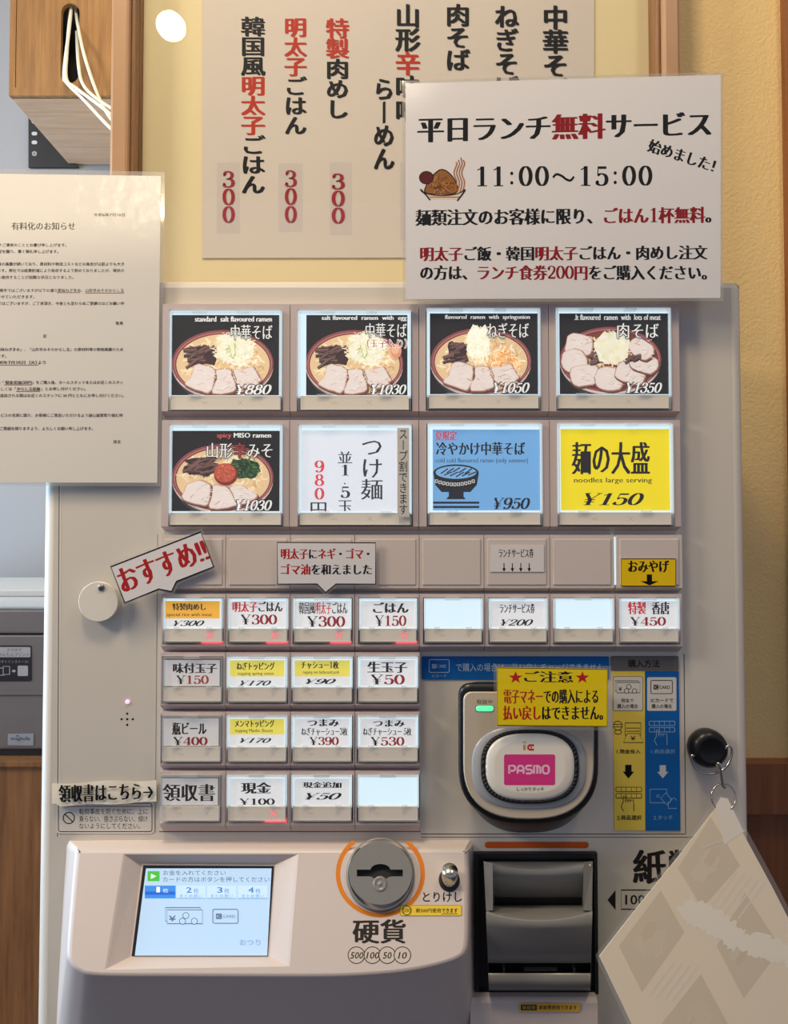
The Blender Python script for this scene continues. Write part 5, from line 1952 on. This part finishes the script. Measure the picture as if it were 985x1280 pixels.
p.line([(41, 192), (45, 192)], .8, C(60, 58, 58))
p.line([(43, 190), (43, 194)], .8, C(60, 58, 58))
solo(b, 'shelf_bracket', ['blackmatte', 'print'], 'black metal wall bracket with slots under the wooden box', 'bracket')

# ------------------------------------------------------------------ printer on the oak cabinet, lower left
YC = 0.13
zc = HY(30, 953, YC)[2]
xc1 = HY(120, 953, YC)[0]
b = MB()
xc1 = min(xl - 0.004, XR - 0.002)
cb = thing('oak_cabinet', 'brown wood-grain cabinet standing left of the ticket machine', 'cabinet', (xc1 - .3, .33, 0))
b.box((xc1 - .6, xc1, YC + .004, .53, 0, zc - .004))
part(b, 'carcass', 'cab', cb)
b = MB(); b.box((xc1 - .6, xc1, YC, .53, zc - .004, zc)); part(b, 'top_board', 'cab', cb)
YQ = 0.15
pb_ = HY(30, 937, YQ)[2]
pt = HY(30, 762, YQ)[2]
px1_ = xc1 - .003
px0_ = px1_ - .40
pn = thing('printer', 'smudged dark grey printer standing on the oak cabinet beside the machine', 'printer', ((px0_ + px1_) / 2, .3, zc))
b = MB(); b.box((px0_ + .005, px1_ - .005, YQ + .0015, .50, zc, pb_ + .002)); part(b, 'foot_plinth', 'blackmatte', pn)
zm = HY(30, 792, YQ)[2]
b = MB()
b.box((px0_, px1_, YQ, .50, pb_, zm - .0012))
part(b, 'case', 'printer', pn, bevel=.002)
b = MB()
b.box((px0_, px1_, YQ - .001, .50, zm, pt))
part(b, 'lid', 'printer', pn, bevel=.002)
b = MB()
zg0, zg1 = HY(30, 868, YQ)[2], HY(30, 864, YQ)[2]
b.box((px0_, px1_, YQ - .0015, YQ + .001, zg0, zg1))
part(b, 'front_ridge', 'printer', pn)
b = MB()
b.box((px0_, px1_, YQ, .50, pt, pt + .004))
b.box((px0_ + .01, px1_ - .006, YQ + .10, .49, pt + .004, pt + .012))
part(b, 'top_tray', 'printertop', pn, 'pale grey top tray', bevel=.0015)
b = MB()
DKS = C(44, 42, 46)
slab(b, rr(-60, 807, 39.2, 851.5, 2), YQ - .0005, .0005, DKS)
p = Pr(b, (0, YQ - .0005, 0), NF)
GR = C(170, 164, 164)
p.rrect(-58, 808.8, 38, 821.5, 1.5, GR)
p.text('スマホで', (8.5, 810.5, 27, 814.5), DKS, 'sans')
p.text('かんたんプリント', (-2, 816, 36.5, 820.5), DKS, 'sans')
p.text('今すぐインストール!', (-3, 825, 35.5, 829), C(150, 146, 148), 'sans')
p.frame(-6, 835, 5, 844, .9, GR)
p.rect(4, 833, 12, 843, DKS)
p.frame(4, 833, 12, 843, .9, GR)
p.poly([(15, 837.6), (17, 837.6), (17, 836.4), (20, 838.7), (17, 841), (17, 839.8), (15, 839.8)], GR)
p.rrect(22, 832, 35, 845, 1.5, GR)
part(b, 'app_sticker', 'print', pn, 'dark sticker about printing from a phone')
b = MB()
slab(b, [(10, 917.5), (42, 917), (41.5, 932), (9.5, 931.5)], YQ - .0005, .0005, C(150, 152, 158))
p = Pr(b, (0, YQ - .0005, 0), NF)
NB = C(40, 50, 84)
p.text('imagbella', (13.5, 921, 37.5, 926.5), NB, 'bold')
p.line([tuple(q) for q in catmull([(20, 926), (24, 928.5), (30, 926), (31, 922.5)], 5)], .7, C(150, 120, 90))
p.poly([(19, 920.5), (22, 919), (25, 920.5)], NB)
part(b, 'name_sticker', 'print', pn, 'pale sticker with dark blue word')

# ------------------------------------------------------------------ pendant lamp of the room (seen mirrored in the picture glass)
YG = YF + .018
lamp_y = LAMP_Y
vm = HY(213.5, 32, 2 * YG - lamp_y)
lp = thing('pendant_lamp', 'round glowing pendant bulb hanging from the ceiling in front of the machine', 'lamp', (vm[0], lamp_y, vm[2] - .04))
rb = 18.0 / F * (2 * YG - lamp_y + D)
b = MB()
b.lathe((vm[0], lamp_y, vm[2] - rb), (0, 0, 1), [(max(rb * math.sin(t), 1e-6), rb - rb * .84 * math.cos(t)) for t in np.linspace(0, math.pi * .88, 18)], 28)
part(b, 'bulb', 'bulb', lp)
b = MB()
b.lathe((vm[0], lamp_y, vm[2] + rb * .93), (0, 0, 1), [(.012, -.006), (.016, .006), (.018, .04), (.006, .05), (.003, .055), (.003, 2.87 - vm[2] - rb * .93)], 20)
part(b, 'socket', 'blackmatte', lp)
